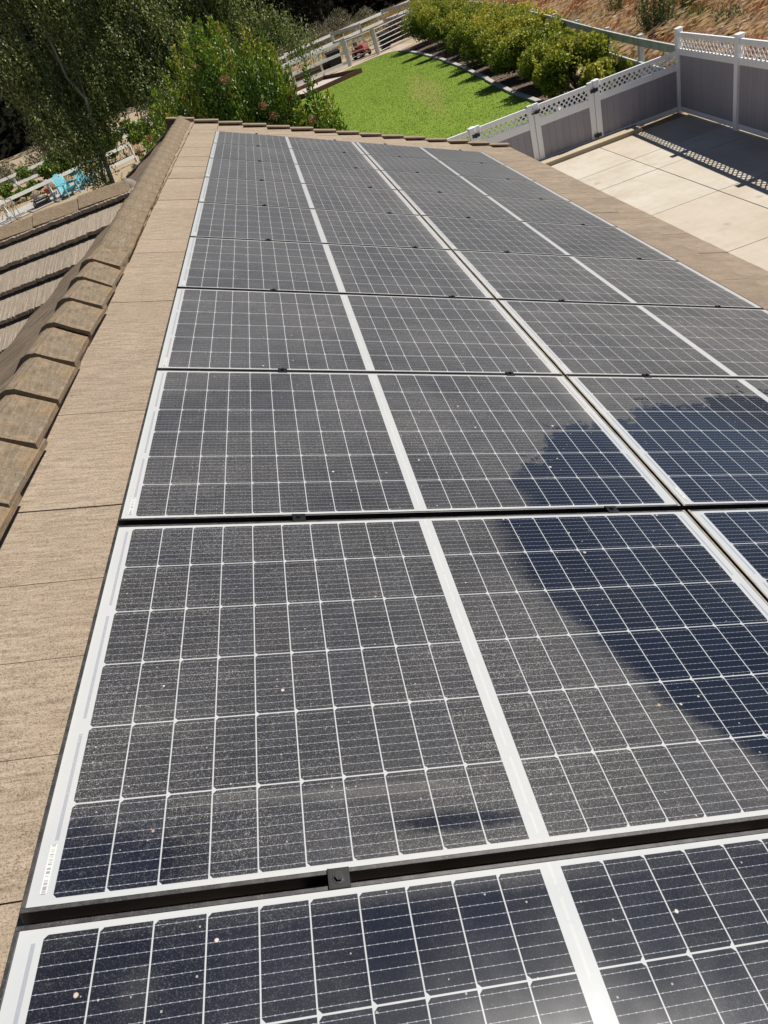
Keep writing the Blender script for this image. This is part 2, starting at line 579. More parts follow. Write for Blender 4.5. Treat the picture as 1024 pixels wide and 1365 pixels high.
wing_roof = hpart(mb, "wing_roof", M_TILE_Y)
wing_roof['label'] = "brown roof slope with dark stepped tile courses"
hpart(mbf, "wing_back_roof", M_TILE_Y)
mb = MB()
vs = []
for xx in (XW + .05, XR - 0.30):
    vs += [(xx, YX, WZ - .075), (xx, YX - 5.4, ZTOP(5.4) - .075), (xx, YX - 5.4, ZTOP(5.4) - .16), (xx, YX + 4.2, ZTOP(4.2) - .16), (xx, YX + 4.2, ZTOP(4.2) - .075)]
mb.add(vs, [(0, 1, 2, 3, 4), (9, 8, 7, 6, 5), (0, 5, 6, 1), (1, 6, 7, 2), (2, 7, 8, 3), (3, 8, 9, 4), (4, 9, 5, 0)])
hpart(mb, "wing_roof_deck", M_UNDER)
mb = MB()
mb.box(XW + .5, -4.95, YX - 4.8, YX + 3.7, 0, ZTOP(5.4) - .05)
hpart(mb, "wing_wall", M_STUCCO)
# caps of the cross ridge: butts towards the left
x = XW
while x < XR - 0.30:
    ln = min(0.475, XR + 0.02 - x)
    mbc = cap_mesh(ln, 0.165, 0.075, 0.014, 0.026, "ridge_tile", M_CAPX)
    mt = Matrix.Translation((x, YX, WZ + 0.046)) @ Matrix.Rotation(-math.pi / 2 + random.uniform(-.012, .012), 4, 'Z')
    hpart(mbc, "ridge_tile", M_CAPX, wing_roof, mt)
    x += 0.44
# mortar lump where the two ridges meet
mb = MB()
vs = []; fs = []
for i in range(6):
    for k in range(10):
        a = 2 * math.pi * k / 10; t = i / 5
        r = 0.07 * math.sqrt(max(0.02, 1 - t * t)) * (1 + random.uniform(-.12, .12))
        vs.append((XR - 0.14 + 1.35 * r * math.cos(a), YX - 0.02 + r * math.sin(a), ZG + 0.07 + 0.13 * t))
for i in range(5):
    for k in range(10):
        k2 = (k + 1) % 10
        fs.append((i * 10 + k, i * 10 + k2, (i + 1) * 10 + k2, (i + 1) * 10 + k))
fs.append(tuple(50 + k for k in range(10)))
mb.add(vs, fs)
hpart(mb, "mortar_patch", M_MORTAR, smooth=True)

# ------------------------------------------------------------------ solar panels
PW, PH = 1.766, 1.018
COLP, ROWP = 1.776, 1.0335

def curve01(g, val, pts, lo, hi, vlo, vhi):
    """piecewise curve: val in lo..hi -> value in vlo..vhi"""
    fc = g.n('ShaderNodeFloatCurve')
    g.put(fc.inputs['Value'], g.lin(val, lo, hi))
    cv = fc.mapping.curves[0]
    P = [((a - lo) / (hi - lo), (b - vlo) / (vhi - vlo)) for a, b in pts]
    while len(cv.points) < len(P): cv.points.new(0.5, 0.5)
    for q, (a, b) in zip(cv.points, P):
        q.location = (a, b); q.handle_type = 'VECTOR'
    fc.mapping.use_clip = False
    fc.mapping.update()
    return g.lin(fc.outputs[0], 0, 1, vlo, vhi)

def laminate_material():
    m, nt, out = new_mat("solar_laminate")
    g = G(nt)
    oc = g.objc()
    x, y, _ = g.xyz(oc)
    pos = g.pos()
    # array coordinates from the world position, so that the dust runs on from panel to panel
    def dot(v):
        d = g.n('ShaderNodeVectorMath', operation='DOT_PRODUCT')
        nt.links.new(pos, d.inputs[0]); d.inputs[1].default_value = v
        return d.outputs['Value']
    U = g.m('ADD', dot((CP, 0, -SP)), SP * ZG)
    V = dot((0, 1, 0))
    # cells
    xm = g.m('MINIMUM', x, g.m('SUBTRACT', PW, x))
    cu = g.m('DIVIDE', g.m('SUBTRACT', xm, 0.0445), 0.0820)
    cv = g.m('DIVIDE', g.m('SUBTRACT', y, 0.0165), 0.1641)
    fu = g.m('MULTIPLY', g.m('FRACT', cu), 0.0820)
    fv = g.m('MULTIPLY', g.m('FRACT', cv), 0.1641)
    eu = g.m('MINIMUM', fu, g.m('SUBTRACT', 0.0820, fu))
    ev = g.m('MINIMUM', fv, g.m('SUBTRACT', 0.1641, fv))
    inside = g.m('MULTIPLY', g.m('MULTIPLY', g.m('GREATER_THAN', cu, 0), g.m('LESS_THAN', cu, 10)),
                 g.m('MULTIPLY', g.m('GREATER_THAN', cv, 0), g.m('LESS_THAN', cv, 6)))
    cell = g.m('MULTIPLY', inside, g.m('MULTIPLY', g.sstep(eu, 0.0009, 0.0016), g.sstep(ev, 0.0010, 0.0018)))
    cham = g.sstep(g.m('ADD', fu, ev), 0.0080, 0.0088)
    cell = g.m('MULTIPLY', cell, cham)
    # busbars (nine to a cell, run along u) with small solder marks
    fb = g.m('FRACT', g.m('MULTIPLY', g.m('DIVIDE', fv, 0.1641), 9.0))
    db = g.m('ABSOLUTE', g.m('SUBTRACT', fb, 0.5))
    bus = g.m('LESS_THAN', db, 0.017)
    sm = g.m('ABSOLUTE', g.m('SUBTRACT', g.m('FRACT', g.m('MULTIPLY', fu, 1 / 0.0136)), 0.5))
    busw = g.m('MULTIPLY', g.m('LESS_THAN', sm, 0.08), g.m('LESS_THAN', db, 0.045))
    bus = g.m('MAXIMUM', bus, busw)
    # slight tone differences from cell to cell
    idx = g.m('ADD', g.m('FLOOR', cu), g.m('MULTIPLY', g.m('FLOOR', cv), 17.0))
    wn_ = g.n('ShaderNodeTexWhiteNoise', noise_dimensions='2D')
    cmb = g.n('ShaderNodeCombineXYZ')
    nt.links.new(idx, cmb.inputs[0]); nt.links.new(g.m('FLOOR', g.m('MULTIPLY', V, 0.97)), cmb.inputs[1])
    nt.links.new(cmb.outputs[0], wn_.inputs['Vector'])
    cellc = g.mix(wn_.outputs['Value'], (0.0016, 0.0034, 0.0095), (0.0028, 0.0055, 0.0145))
    cellc = g.mix(bus, cellc, (0.24, 0.25, 0.28))
    # white back sheet with the grey ribbons of the end borders
    rib = g.m('MULTIPLY', g.m('GREATER_THAN', xm, 0.0290), g.m('LESS_THAN', xm, 0.0355))
    fr = g.m('FRACT', g.m('DIVIDE', g.m('SUBTRACT', y, 0.0165), 0.3288))
    rib = g.m('MULTIPLY', rib, g.m('MULTIPLY', g.m('GREATER_THAN', fr, 0.07), g.m('LESS_THAN', fr, 0.96)))
    rib = g.m('MULTIPLY', rib, g.m('GREATER_THAN', y, 0.115))
    mid = g.m('LESS_THAN', g.m('ABSOLUTE', g.m('SUBTRACT', x, PW / 2)), 0.0028)
    mid = g.m('MULTIPLY', mid, g.m('GREATER_THAN', g.noise(pos, 30, 2), 0.42))
    sheet = g.mix(g.noise(pos, 5, 4), (0.345, 0.355, 0.365), (0.39, 0.40, 0.40))
    sheet = g.mix(rib, sheet, (0.25, 0.26, 0.29))
    sheet = g.mix(g.m('MULTIPLY', mid, 0.55), sheet, (0.45, 0.44, 0.42))
    base = g.mix(cell, sheet, cellc)
    # rinsed area: the dust is washed off there
    n1 = g.m('SUBTRACT', g.noise(pos, 9, 5, 0.65), 0.5)
    n2 = g.m('SUBTRACT', g.noise(pos, 26, 5, 0.75), 0.5)
    n3 = g.m('SUBTRACT', g.noise(pos, 7.5, 6, 0.7), 0.5)
    ul = curve01(g, V, [(-0.3, 1.85), (-0.05, 1.60), (0.1, 1.425), (0.18, 1.35), (0.30, 1.27), (0.43, 1.197), (0.63, 1.12), (0.80, 1.088),
                        (1.0, 1.09), (1.07, 1.24), (1.10, 1.222), (1.2, 1.205), (1.27, 1.25), (2.2, 1.4)], -0.3, 2.2, 0.8, 2.0)
    vu = curve01(g, U, [(1.0, 1.0), (1.2, 1.20), (1.25, 1.27), (1.32, 1.335), (1.475, 1.46), (1.52, 1.55), (1.65, 1.62), (1.87, 1.635), (1.94, 1.75),
                        (2.07, 1.81), (2.2, 1.78), (2.37, 1.85), (2.6, 1.90), (3.0, 1.95), (3.6, 1.88)], 1.0, 3.6, 0.9, 2.1)
    wl = g.sstep(g.m('ADD', g.m('SUBTRACT', U, ul), g.m('ADD', g.m('MULTIPLY', n1, 0.09), g.m('MULTIPLY', n3, 0.10))), -0.025, 0.060)
    wu = g.sstep(g.m('ADD', g.m('SUBTRACT', vu, V), g.m('ADD', g.m('MULTIPLY', n2, 0.34), g.m('MULTIPLY', n3, 0.52))), -0.014, 0.030)
    wet = g.m('MULTIPLY', g.m('MULTIPLY', wl, wu), g.lin(g.noise(pos, 2.2, 5, 0.6), 0.3, 0.7, 0.86, 1.0))
    def blob(cx, cy, rx, ry, amp, lo, hi, rot=0.0):
        a = g.m('SUBTRACT', U, cx); b = g.m('SUBTRACT', g.m('SUBTRACT', V, cy), g.m('MULTIPLY', a, rot))
        d = g.m('SQRT', g.m('ADD', g.m('POWER', g.m('ABSOLUTE', g.m('DIVIDE', a, rx)), 2.0), g.m('POWER', g.m('ABSOLUTE', g.m('DIVIDE', b, ry)), 2.0)))
        d = g.m('ADD', d, g.m('ADD', g.m('MULTIPLY', n1, 2.0), g.m('MULTIPLY', n2, 0.9)))
        return g.m('MULTIPLY', g.sstep(d, hi, lo), amp)
    row0 = g.sstep(g.m('ADD', V, g.m('MULTIPLY', g.m('ABSOLUTE', n1), 0.05)), -0.020, -0.075)
    haze0 = g.sstep(g.m('ADD', g.m('SUBTRACT', g.m('MULTIPLY', U, 0.5), V), g.m('MULTIPLY', n1, 0.25)), 0.72, 0.98)
    wet = g.m('MAXIMUM', wet, g.m('MULTIPLY', row0, g.m('SUBTRACT', g.lin(g.noise(pos, 3.0, 4, 0.6), 0.35, 0.65, 0.50, 0.86), g.m('MULTIPLY', haze0, 0.40))))
    wet = g.m('MAXIMUM', wet, blob(1.30, -0.085, 0.55, 0.075, 0.60, 0.4, 1.5))
    wet = g.m('MAXIMUM', wet, blob(0.72, 0.066, 0.17, 0.026, 0.80, 0.3, 1.15, -0.06))
    wet = g.m('MAXIMUM', wet, blob(0.10, 0.04, 0.16, 0.10, 0.75, 0.4, 1.4))
    # dust film: fine specks over a thin veil, thicker towards the lower edges
    spk = g.noise(pos, 430, 2, 0.65)
    spk2 = g.noise(pos, 150, 3, 0.7)
    veil = g.noise(g.vec(pos, (1, 1, 1)), 1.7, 5, 0.6)
    drip = g.noise(g.vec(oc, (1.2, 14, 1)), 3.0, 4, 0.6)
    dust = g.m('ADD', g.lin(veil, 0.3, 0.7, 0.018, 0.070), g.m('MULTIPLY', g.m('ADD', g.lin(spk, 0.53, 0.74, 0.0, 0.38), g.lin(spk2, 0.56, 0.78, 0.0, 0.24)), g.m('MULTIPLY', g.lin(g.noise(pos, 2.6, 5, 0.65), 0.32, 0.66, 0.40, 1.25), g.lin(g.noise(g.vec(pos, (1.0, 5.0, 1.0)), 6.0, 4, 0.6), 0.3, 0.7, 0.75, 1.2))))
    dust = g.m('MULTIPLY', dust, g.lin(drip, 0.3, 0.7, 0.75, 1.3))
    oi = g.n('ShaderNodeObjectInfo').outputs['Random']
    dust = g.m('MULTIPLY', dust, g.lin(oi, 0, 1, 0.82, 1.18))
    low = g.m('MULTIPLY', g.sstep(g.m('ADD', g.m('SUBTRACT', PW, x), g.m('MULTIPLY', g.m('SUBTRACT', drip, 0.5), 0.12)), 0.13, 0.0), 0.10)
    dust = g.m('ADD', dust, low)
    dust = g.m('MULTIPLY', dust, g.lin(g.sstep(V, -0.015, -0.035), 0, 1, 1.0, 0.75))
    edge = g.m('MINIMUM', g.m('MINIMUM', y, g.m('SUBTRACT', PH, y)), xm)
    dust = g.m('ADD', dust, g.m('MULTIPLY', g.sstep(edge, 0.02, 0.009), 0.22))
    dust = g.m('MULTIPLY', dust, g.m('SUBTRACT', 1.0, g.m('MULTIPLY', wet, 0.92)))
    streak = g.m('ADD', blob(0.55, 0.145, 0.36, 0.018, 0.07, 0.3, 1.2, -0.05), blob(0.19, -0.14, 0.030, 0.034, 0.03, 0.2, 1.4))
    dust = g.m('ADD', dust, streak)
    # bird droppings and dried drops
    vo = g.n('ShaderNodeTexVoronoi'); vo.inputs['Scale'].default_value = 17
    nt.links.new(pos, vo.inputs['Vector'])
    pick = g.xyz(vo.outputs['Color'])
    rad = g.lin(pick[1], 0, 1, 0.02, 0.075)
    spot = g.m('MULTIPLY', g.sstep(g.m('SUBTRACT', g.m('ADD', vo.outputs['Distance'], g.m('MULTIPLY', n2, 0.06)), rad), 0.012, -0.012), g.m('GREATER_THAN', pick[0], 0.62))
    spotc = g.mix(pick[2], (0.62, 0.58, 0.50), (0.42, 0.26, 0.14))
    dcol = g.mix(g.m('MULTIPLY', spot, 1.0), (0.46, 0.435, 0.395), spotc)
    v2 = g.n('ShaderNodeTexVoronoi'); v2.inputs['Scale'].default_value = 46
    nt.links.new(pos, v2.inputs['Vector'])
    dot2 = g.m('MULTIPLY', g.m('LESS_THAN', v2.outputs['Distance'], 0.085), g.m('GREATER_THAN', g.xyz(v2.outputs['Color'])[0], 0.72))
    dust = g.m('MAXIMUM', dust, g.m('MULTIPLY', dot2, 0.55))
    dust = g.m('MAXIMUM', dust, g.m('MULTIPLY', spot, 0.8))
    glass = g.pri(base, g.lin(wet, 0, 1, 0.34, 0.10), g.lin(wet, 0, 1, 0.15, 0.55), Coat_Weight=0.0,
                  Sheen_Weight=g.m('MULTIPLY', g.m('SUBTRACT', 1.0, wet), 0.50), Sheen_Roughness=0.45, Sheen_Tint=(0.95, 0.88, 0.76, 1))
    dd = g.n('ShaderNodeBsdfDiffuse'); nt.links.new(dcol, dd.inputs[0])
    ms = g.n('ShaderNodeMixShader')
    nt.links.new(dust, ms.inputs[0]); nt.links.new(glass, ms.inputs[1]); nt.links.new(dd.outputs[0], ms.inputs[2])
    nt.links.new(ms.outputs[0], out.inputs[0])
    return m

def frame_material():
    m, nt, out = new_mat("black_frame")
    g = G(nt)
    pos = g.pos()
    d = g.lin(g.noise(pos, 34, 6, 0.7), 0.42, 0.74, 0.0, 0.34)
    d = g.m('MAXIMUM', d, g.lin(g.noise(pos, 300, 2), 0.60, 0.72, 0, 0.6))
    nz = g.m('MAXIMUM', g.xyz(g.n('ShaderNodeNewGeometry').outputs['Normal'])[2], 0.0)
    dt = g.n('ShaderNodeVectorMath', operation='DOT_PRODUCT')
    nt.links.new(pos, dt.inputs[0]); dt.inputs[1].default_value = (CP, 0, -SP)
    Us = g.m('ABSOLUTE', g.m('SUBTRACT', g.m('ADD', dt.outputs['Value'], SP * ZG), 1.7695))
    seam = g.m('MULTIPLY', g.m('GREATER_THAN', Us, 0.0052), g.m('LESS_THAN', Us, 0.014))
    d = g.m('ADD', g.m('MULTIPLY', d, 0.6), g.m('MULTIPLY', seam, g.lin(g.noise(pos, 12, 5, 0.7), 0.3, 0.6, 0.35, 1.0)), clamp=True)
    c = g.mix(g.m('MULTIPLY', d, nz), (0.016, 0.016, 0.018), (0.30, 0.26, 0.21))
    nt.links.new(g.pri(c, 0.42, 0.45), out.inputs[0])
    return m
M_LAM = laminate_material()
M_FRAME = frame_material()
M_CLAMP = simple("clamp_black", (0.009, 0.009, 0.010), 0.45, 0.25, 0.2, 40)
M_BOLT = simple("bolt_steel", (0.05, 0.05, 0.052), 0.3, 0.6, 0.3, 60, metal=0.6)
M_STICK = None
def sticker_material():
    m, nt, out = new_mat("barcode_sticker")
    g = G(nt)
    x, y, _ = g.xyz(g.objc())
    wn_ = g.n('ShaderNodeTexWhiteNoise', noise_dimensions='1D')
    nt.links.new(g.m('FLOOR', g.m('MULTIPLY', y, 900.0)), wn_.inputs['W'])
    bars = g.m('MULTIPLY', g.m('GREATER_THAN', wn_.outputs['Value'], 0.45),
               g.m('MULTIPLY', g.m('GREATER_THAN', x, 0.0025), g.m('LESS_THAN', x, 0.0085)))
    c = g.mix(bars, (0.47, 0.47, 0.46), (0.22, 0.22, 0.23))
    nt.links.new(g.pri(c, 0.5, 0.3), out.inputs[0])
    return m
M_STICK = sticker_material()

def panel_proto():
    root = empty("solar_panel")
    f = MB()
    lip = 0.0078; t = 0.0012; h = 0.035
    def ring(x0, x1, y0, y1, z0, z1, wd):
        f.box(x0, x1, y0, y0 + wd, z0, z1)
        f.box(x0, x1, y1 - wd, y1, z0, z1)
        f.box(x0, x0 + wd, y0 + wd, y1 - wd, z0, z1)
        f.box(x1 - wd, x1, y0 + wd, y1 - wd, z0, z1)
    ring(0, PW, 0, PH, -h, t, lip)
    f.build("frame", M_FRAME, root, bevel=0.0011, bseg=2)
    l = MB()
    l.box(lip + .0002, PW - lip - .0002, lip + .0002, PH - lip - .0002, -0.006, 0.0)
    l.build("laminate", M_LAM, root)
    s = MB()
    s.box(0, 0.011, 0, 0.082, 0, 0.0006)
    o = s.build("barcode_sticker", M_STICK, root)
    o.location = (0.0245, 0.026, 0.0003)
    return root

ORD = ["first", "second", "third", "fourth", "fifth", "sixth", "seventh", "eighth", "ninth"]
def row_v(k):          # lower edge (nearest the camera) of row k; row 0 is cut by the frame
    adj = {0: -0.009, 1: 0.0, 2: -0.004}
    return (k - 1) * ROWP + 0.006 + adj.get(k - 1, 0.0) - (0.012 if k == 0 else 0.0)
proto = panel_proto()
SPECIAL = {
 (0, 0): "foreground solar panel cut off by the photo's bottom edge, with bird droppings",
 (0, 1): "solar panel of the nearest row lying beyond the photo's lower right corner",
 (1, 0): "largest whole solar panel, black smear near its lower edge, right half partly rinsed blue",
 (1, 1): "small sliver of rinsed deep blue solar panel at the right edge beside the largest panel",
 (2, 0): "solar panel above the largest one, with a round rinsed dark patch in its corner",
 (2, 1): "solar panel at the right, ragged leafy edge between rinsed blue glass and grey dust",
}
g_pan = "dusty solar panels of the roof array"
for k in range(0, 10):
    for c in (0, 1):
        o = proto if (k, c) == (0, 0) else copy_tree(proto)
        p = uvn(c * COLP, row_v(k), 0)
        o.location = p; o.rotation_euler = ROT_MAIN
        lab = SPECIAL.get((k, c))
        if lab is None:
            side = "left" if c == 0 else "right"
            if k == 9: lab = "farthest grey dusty solar panel of the %s column, beside the stepped roof end tiles" % side
            else: lab = "evenly grey dusty solar panel, %s column, %s row from the photo's bottom" % (side, ORD[k])
        tag(o, lab, "solar panel", g_pan)

# clamps in the gaps between rows
def clamp_proto():
    root = empty("panel_clamp")
    m = MB()
    m.box(-0.019, 0.019, -0.017, 0.017, 0.0014, 0.0045)
    m.box(-0.019, -0.016, -0.017, 0.017, 0.0045, 0.0058)
    m.box(-0.018, 0.018, -0.0042, 0.0042, -0.108, 0.0012)
    m.build("clamp_plate", M_CLAMP, root, bevel=0.0008)
    b = MB()
    b.tube([(0, 0, 0.0047), (0, 0, 0.0057)], 0.0110, 16)
    b.tube([(0, 0, 0.0059), (0, 0, 0.0115)], 0.0075, 6)
    b.build("bolt", M_BOLT, root)
    return root
cl = clamp_proto(); first = True
NEXT = ["first", "second", "third", "fourth", "fifth", "sixth", "seventh", "eighth", "ninth", "tenth"]
for k in range(0, 10):
    for c, us in ((0, (0.507, 1.510)), (1, (0.405, 1.44))):
        for i, uu in enumerate(us):
            if (k, c) in ((0, 1),) : continue
            if k == 0 and i == 1: continue
            o = cl if first else copy_tree(cl); first = False
            vg = row_v(k) + PH + (row_v(k + 1) - row_v(k) - PH) / 2 if k < 9 else row_v(9) + PH + 0.008
            o.location = uvn(c * COLP + uu, vg, 0); o.rotation_euler = ROT_MAIN
            side = "left" if c == 0 else "right"
            half = "left" if i == 0 else "right"
            if k == 0: lab = "black clamp with a hex bolt in the wide gap nearest the camera"
            elif k == 9: lab = "black end clamp on the far edge of the array, %s column, %s half" % (side, half)
            else: lab = "black clamp above the %s row from the bottom, %s column, %s half of the panel" % (NEXT[k], side, half)
            tag(o, lab, "panel clamp", "black clamps in the gaps between the panel rows")

# ------------------------------------------------------------------ ground
def ground_material():
    m, nt, out = new_mat("dry_ground")
    g = G(nt); p = g.pos()
    a = g.noise(p, 0.35, 6, 0.65); b = g.noise(p, 7, 6, 0.7); c = g.noise(p, 45, 3, 0.6)
    col = g.mix(g.lin(a, 0.35, 0.65), (0.34, 0.245, 0.15), (0.40, 0.33, 0.235))
    col = g.mix(g.lin(b, 0.4, 0.7, 0, 0.6), col, (0.235, 0.165, 0.10))
    col = g.mix(g.lin(c, 0.45, 0.7, 0, 0.4), col, (0.50, 0.43, 0.32))
    nt.links.new(g.pri(col, 0.95, 0.1, g.bump(g.m('ADD', b, c), 0.6, 0.05)), out.inputs[0])
    return m
M_DIRT = ground_material()
gm = MB()
gm.add([(-300, -80, 0), (300, -80, 0), (300, 500, 0), (-300, 500, 0)], [(0, 1, 2, 3)])
tag(gm.build("ground", M_DIRT), kind='structure')

# hillside far behind
def hill_material():
    m, nt, out = new_mat("wooded_hill")
    g = G(nt); p = g.pos()
    a = g.noise(p, 0.25, 8, 0.75); b = g.noise(p, 1.6, 6, 0.75)
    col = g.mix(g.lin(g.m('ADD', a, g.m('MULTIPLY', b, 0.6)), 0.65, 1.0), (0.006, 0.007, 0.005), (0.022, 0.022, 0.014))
    nt.links.new(g.pri(col, 0.95, 0.05, g.bump(b, 0.9, 0.8)), out.inputs[0])
    return m
M_HILL = hill_material()
hm = MB(); nx, ny = 60, 26
for j in range(ny):
    for i in range(nx):
        X = -260 + 420 * i / (nx - 1); Y = 108 + 150 * j / (ny - 1)
        zz = 42 * (1 - math.exp(-((Y - 108 + 0.25 * max(0, -X)) / 42.0) ** 1.4)) * (0.75 + 0.25 * math.sin(X * 0.045)) + 2.2 * math.sin(X * 0.21 + Y * 0.13) - 1.5
        hm.v.append((X, Y, zz if j else -1.5))
for j in range(ny - 1):
    for i in range(nx - 1):
        a = j * nx + i
        hm.f.append((a, a + 1, a + nx + 1, a + nx)); hm.mi.append(0)
tag(hm.build("hillside", M_HILL, smooth=True), kind='structure')

# lawn with bare patches
def lawn_material():
    m, nt, out = new_mat("lawn")
    g = G(nt); p = g.pos()
    a = g.noise(p, 0.5, 5, 0.6); b = g.noise(g.vec(p, (1, 0.5, 1)), 6, 5, 0.7); c = g.noise(p, 38, 4, 0.7)
    col = g.mix(g.lin(a, 0.35, 0.65), (0.125, 0.186, 0.018), (0.170, 0.238, 0.028))
    col = g.mix(g.lin(b, 0.42, 0.68, 0, 0.45), col, (0.095, 0.160, 0.020))
    col = g.mix(g.lin(c, 0.40, 0.62, 0, 0.6), col, (0.200, 0.290, 0.045))
    col = g.mix(g.lin(c, 0.50, 0.30, 0, 0.45), col, (0.070, 0.125, 0.016))
    px, py, pz = g.xyz(p)
    # worn brown streak across the lawn
    t = g.m('SUBTRACT', px, g.m('ADD', 6.9, g.m('MULTIPLY', g.m('SUBTRACT', py, 31.0), 0.125)))
    d = g.m('ADD', g.m('ABSOLUTE', g.m('MULTIPLY', t, 0.85)), g.m('ABSOLUTE', g.m('MULTIPLY', g.m('SUBTRACT', py, 32.0), 0.085)))
    d = g.m('ADD', d, g.m('MULTIPLY', g.m('SUBTRACT', g.noise(p, 1.3, 5, 0.7), 0.5), 1.5))
    col = g.mix(g.m('MULTIPLY', g.sstep(d, 0.85, 0.25), 0.40), col, (0.29, 0.23, 0.09))
    nt.links.new(g.pri(col, 0.85, 0.12, g.bump(g.m('ADD', c, b), 0.3, 0.03)), out.inputs[0])
    return m
M_LAWN = lawn_material()
BORDER = [(8.10, 16.0), (8.25, 19.0), (8.38, 22.0), (8.54, 25.26), (8.90, 29.1), (9.31, 33.9), (9.62, 39.0), (9.80, 45.63), (9.78, 49.2), (9.60, 51.2)]
lm = MB()
pts = BORDER + [(9.2, 52.6), (8.34, 53.1), (6.56, 52.4), (4.6, 52.6), (2.0, 52.6), (-3.5, 50.0), (-6.0, 45.0), (-7.0, 36.0), (-7.0, 16.0)]
lm.add([(x, y, 0.012) for x, y in pts], [tuple(range(len(pts)))])
tag(lm.build("lawn", M_LAWN), kind='structure')

# mulch bed
def mulch_material():
    m, nt, out = new_mat("mulch")
    g = G(nt); p = g.pos()
    v = g.n('ShaderNodeTexVoronoi'); v.inputs['Scale'].default_value = 22
    nt.links.new(g.vec(p, (1, 0.6, 1)), v.inputs['Vector'])
    col = g.mix(g.xyz(v.outputs['Color'])[0], (0.07, 0.045, 0.032), (0.20, 0.145, 0.11))
    nt.links.new(g.pri(col, 0.95, 0.1, g.bump(v.outputs['Distance'], 0.9, 0.05)), out.inputs[0])
    return m
M_MULCH = mulch_material()
mm = MB()
inner = [(x + 0.10, y) for x, y in BORDER]
outer = [(9.5, 16.0), (9.75, 18.2), (10.1, 21.5), (11.0, 27.3), (11.8, 32), (12.6, 37.2), (13.3, 43.0), (13.8, 47), (14.0, 52.0)]
poly = inner + outer[::-1]
mm.add([(x, y, 0.008) for x, y in poly], [tuple(range(len(poly)))])
tag(mm.build("mulch_bed", M_MULCH), kind='structure')
M_CURB = simple("kerb_concrete", (0.46, 0.43, 0.38), 0.9, 0.15, 0.15, 8, 0.3, 60)
km = MB()
for i in range(len(BORDER) - 1):
    a, b = Vector((*BORDER[i], 0.03)), Vector((*BORDER[i + 1], 0.03))
    n = max(1, int((b - a).length / 1.2))
    for q in range(n):
        p0 = a.lerp(b, q / n + 0.006); p1 = a.lerp(b, (q + 1) / n - 0.006)
        off = Vector((random.uniform(-.02, .02), 0, 0))
        km.bar(p0 + off, p1 + off, 0.17, 0.10)
tag(km.build("lawn_kerb", M_CURB, bevel=0.01), kind='structure')

# driveway slabs
def concrete_material(name, A, B):
    m, nt, out = new_mat(name)
    g = G(nt); p = g.pos(); isl = g.island()
    a = g.noise(p, 0.8, 6, 0.65); b = g.noise(g.vec(p, (1.0, 0.45, 1)), 5, 6, 0.7); c = g.noise(p, 120, 2, 0.5)
    col = g.mix(isl, A, B)
    col = g.mix(g.lin(a, 0.40, 0.62, 0, 0.55), col, tuple(x * y for x, y in zip(A, (0.84, 0.80, 0.74))))
    dr = g.noise(g.vec(p, (0.35, 2.2, 1)), 2.2, 6, 0.7)
    col = g.mix(g.lin(dr, 0.52, 0.70, 0, 0.35), col, tuple(x * 0.74 for x in A))
    col = g.mix(g.lin(b, 0.50, 0.75, 0, 0.40), col, tuple(x * 0.70 for x in A))
    col = g.mix(g.lin(c, 0.5, 0.75, 0, 0.25), col, tuple(x * 0.72 for x in A))
    vo = g.n('ShaderNodeTexVoronoi'); vo.inputs['Scale'].default_value = 1.7
    nt.links.new(p, vo.inputs['Vector'])
    st = g.sstep(g.m('ADD', vo.outputs['Distance'], g.m('MULTIPLY', g.m('SUBTRACT', b, 0.5), 0.5)), 0.16, 0.04)
    col = g.mix(g.m('MULTIPLY', st, g.m('MULTIPLY', g.m('GREATER_THAN', g.xyz(vo.outputs['Color'])[0], 0.35), 0.50)), col, tuple(x * 0.55 for x in A))
    nt.links.new(g.pri(col, 0.88, 0.2, g.bump(g.m('ADD', c, b), 0.12, 0.01)), out.inputs[0])
    return m
M_CONC = concrete_material("driveway_concrete", (0.475, 0.412, 0.335), (0.52, 0.478, 0.405))
M_JOINT = simple("joint_dirt", (0.17, 0.14, 0.11), 0.95, 0.1)
dm = MB()
dm.box(3.2, 9.52, -14, 15.40, 0.004, 0.010)
tag(dm.build("driveway_joint", M_JOINT), kind='structure')
dm = MB()
xs = [3.2, 4.9, 7.40, 9.52]; ys = [-14, -9, -5.5, -2, 1.2, 4.3, 6.2, 8.4, 10.65, 12.73, 13.80, 15.40]
for i in range(3):
    for j in range(len(ys) - 1):
        a = ys[j]; b = ys[j + 1]
        gx = 0.009
        dm.box(xs[i] + gx, xs[i + 1] - gx, a + 0.008, b - 0.008, 0.011, 0.022 + random.uniform(0, .002))
tag(dm.build("driveway", M_CONC), kind='structure')
dm = MB()
dm.box(3.2, 8.42, 15.44, 16.02, 0.0, 0.115)
tag(dm.build("gate_kerb", concrete_material("kerb_strip_concrete", (0.46, 0.385, 0.285), (0.48, 0.41, 0.31)), bevel=0.012), kind='structure')

# ------------------------------------------------------------------ vinyl fence and gates
def vinyl(name, c, dirt=0.12, boards=None):
    m, nt, out = new_mat(name)
    g = G(nt); oc = g.objc(); p = g.pos()
    z = g.xyz(p)[2]
    f = g.noise(g.vec(p, (3, 3, 0.6)), 3, 5, 0.65)
    col = g.mix(g.lin(f, 0.4, 0.75, 0, dirt), c, tuple(x * 0.62 for x in c))
    col = g.mix(g.m('MULTIPLY', g.sstep(g.m('ADD', z, g.m('MULTIPLY', f, 0.12)), 0.22, 0.04), 0.35), col, (0.30, 0.24, 0.17))
    if boards: 
        hs = g.n('ShaderNodeHueSaturation'); nt.links.new(col, hs.inputs['Color'])
        nt.links.new(g.lin(g.island(), 0, 1, 0.96, 1.04), hs.inputs['Value'])
        col = hs.outputs[0]
    nt.links.new(g.pri(col, 0.45, 0.35), out.inputs[0])
    return m
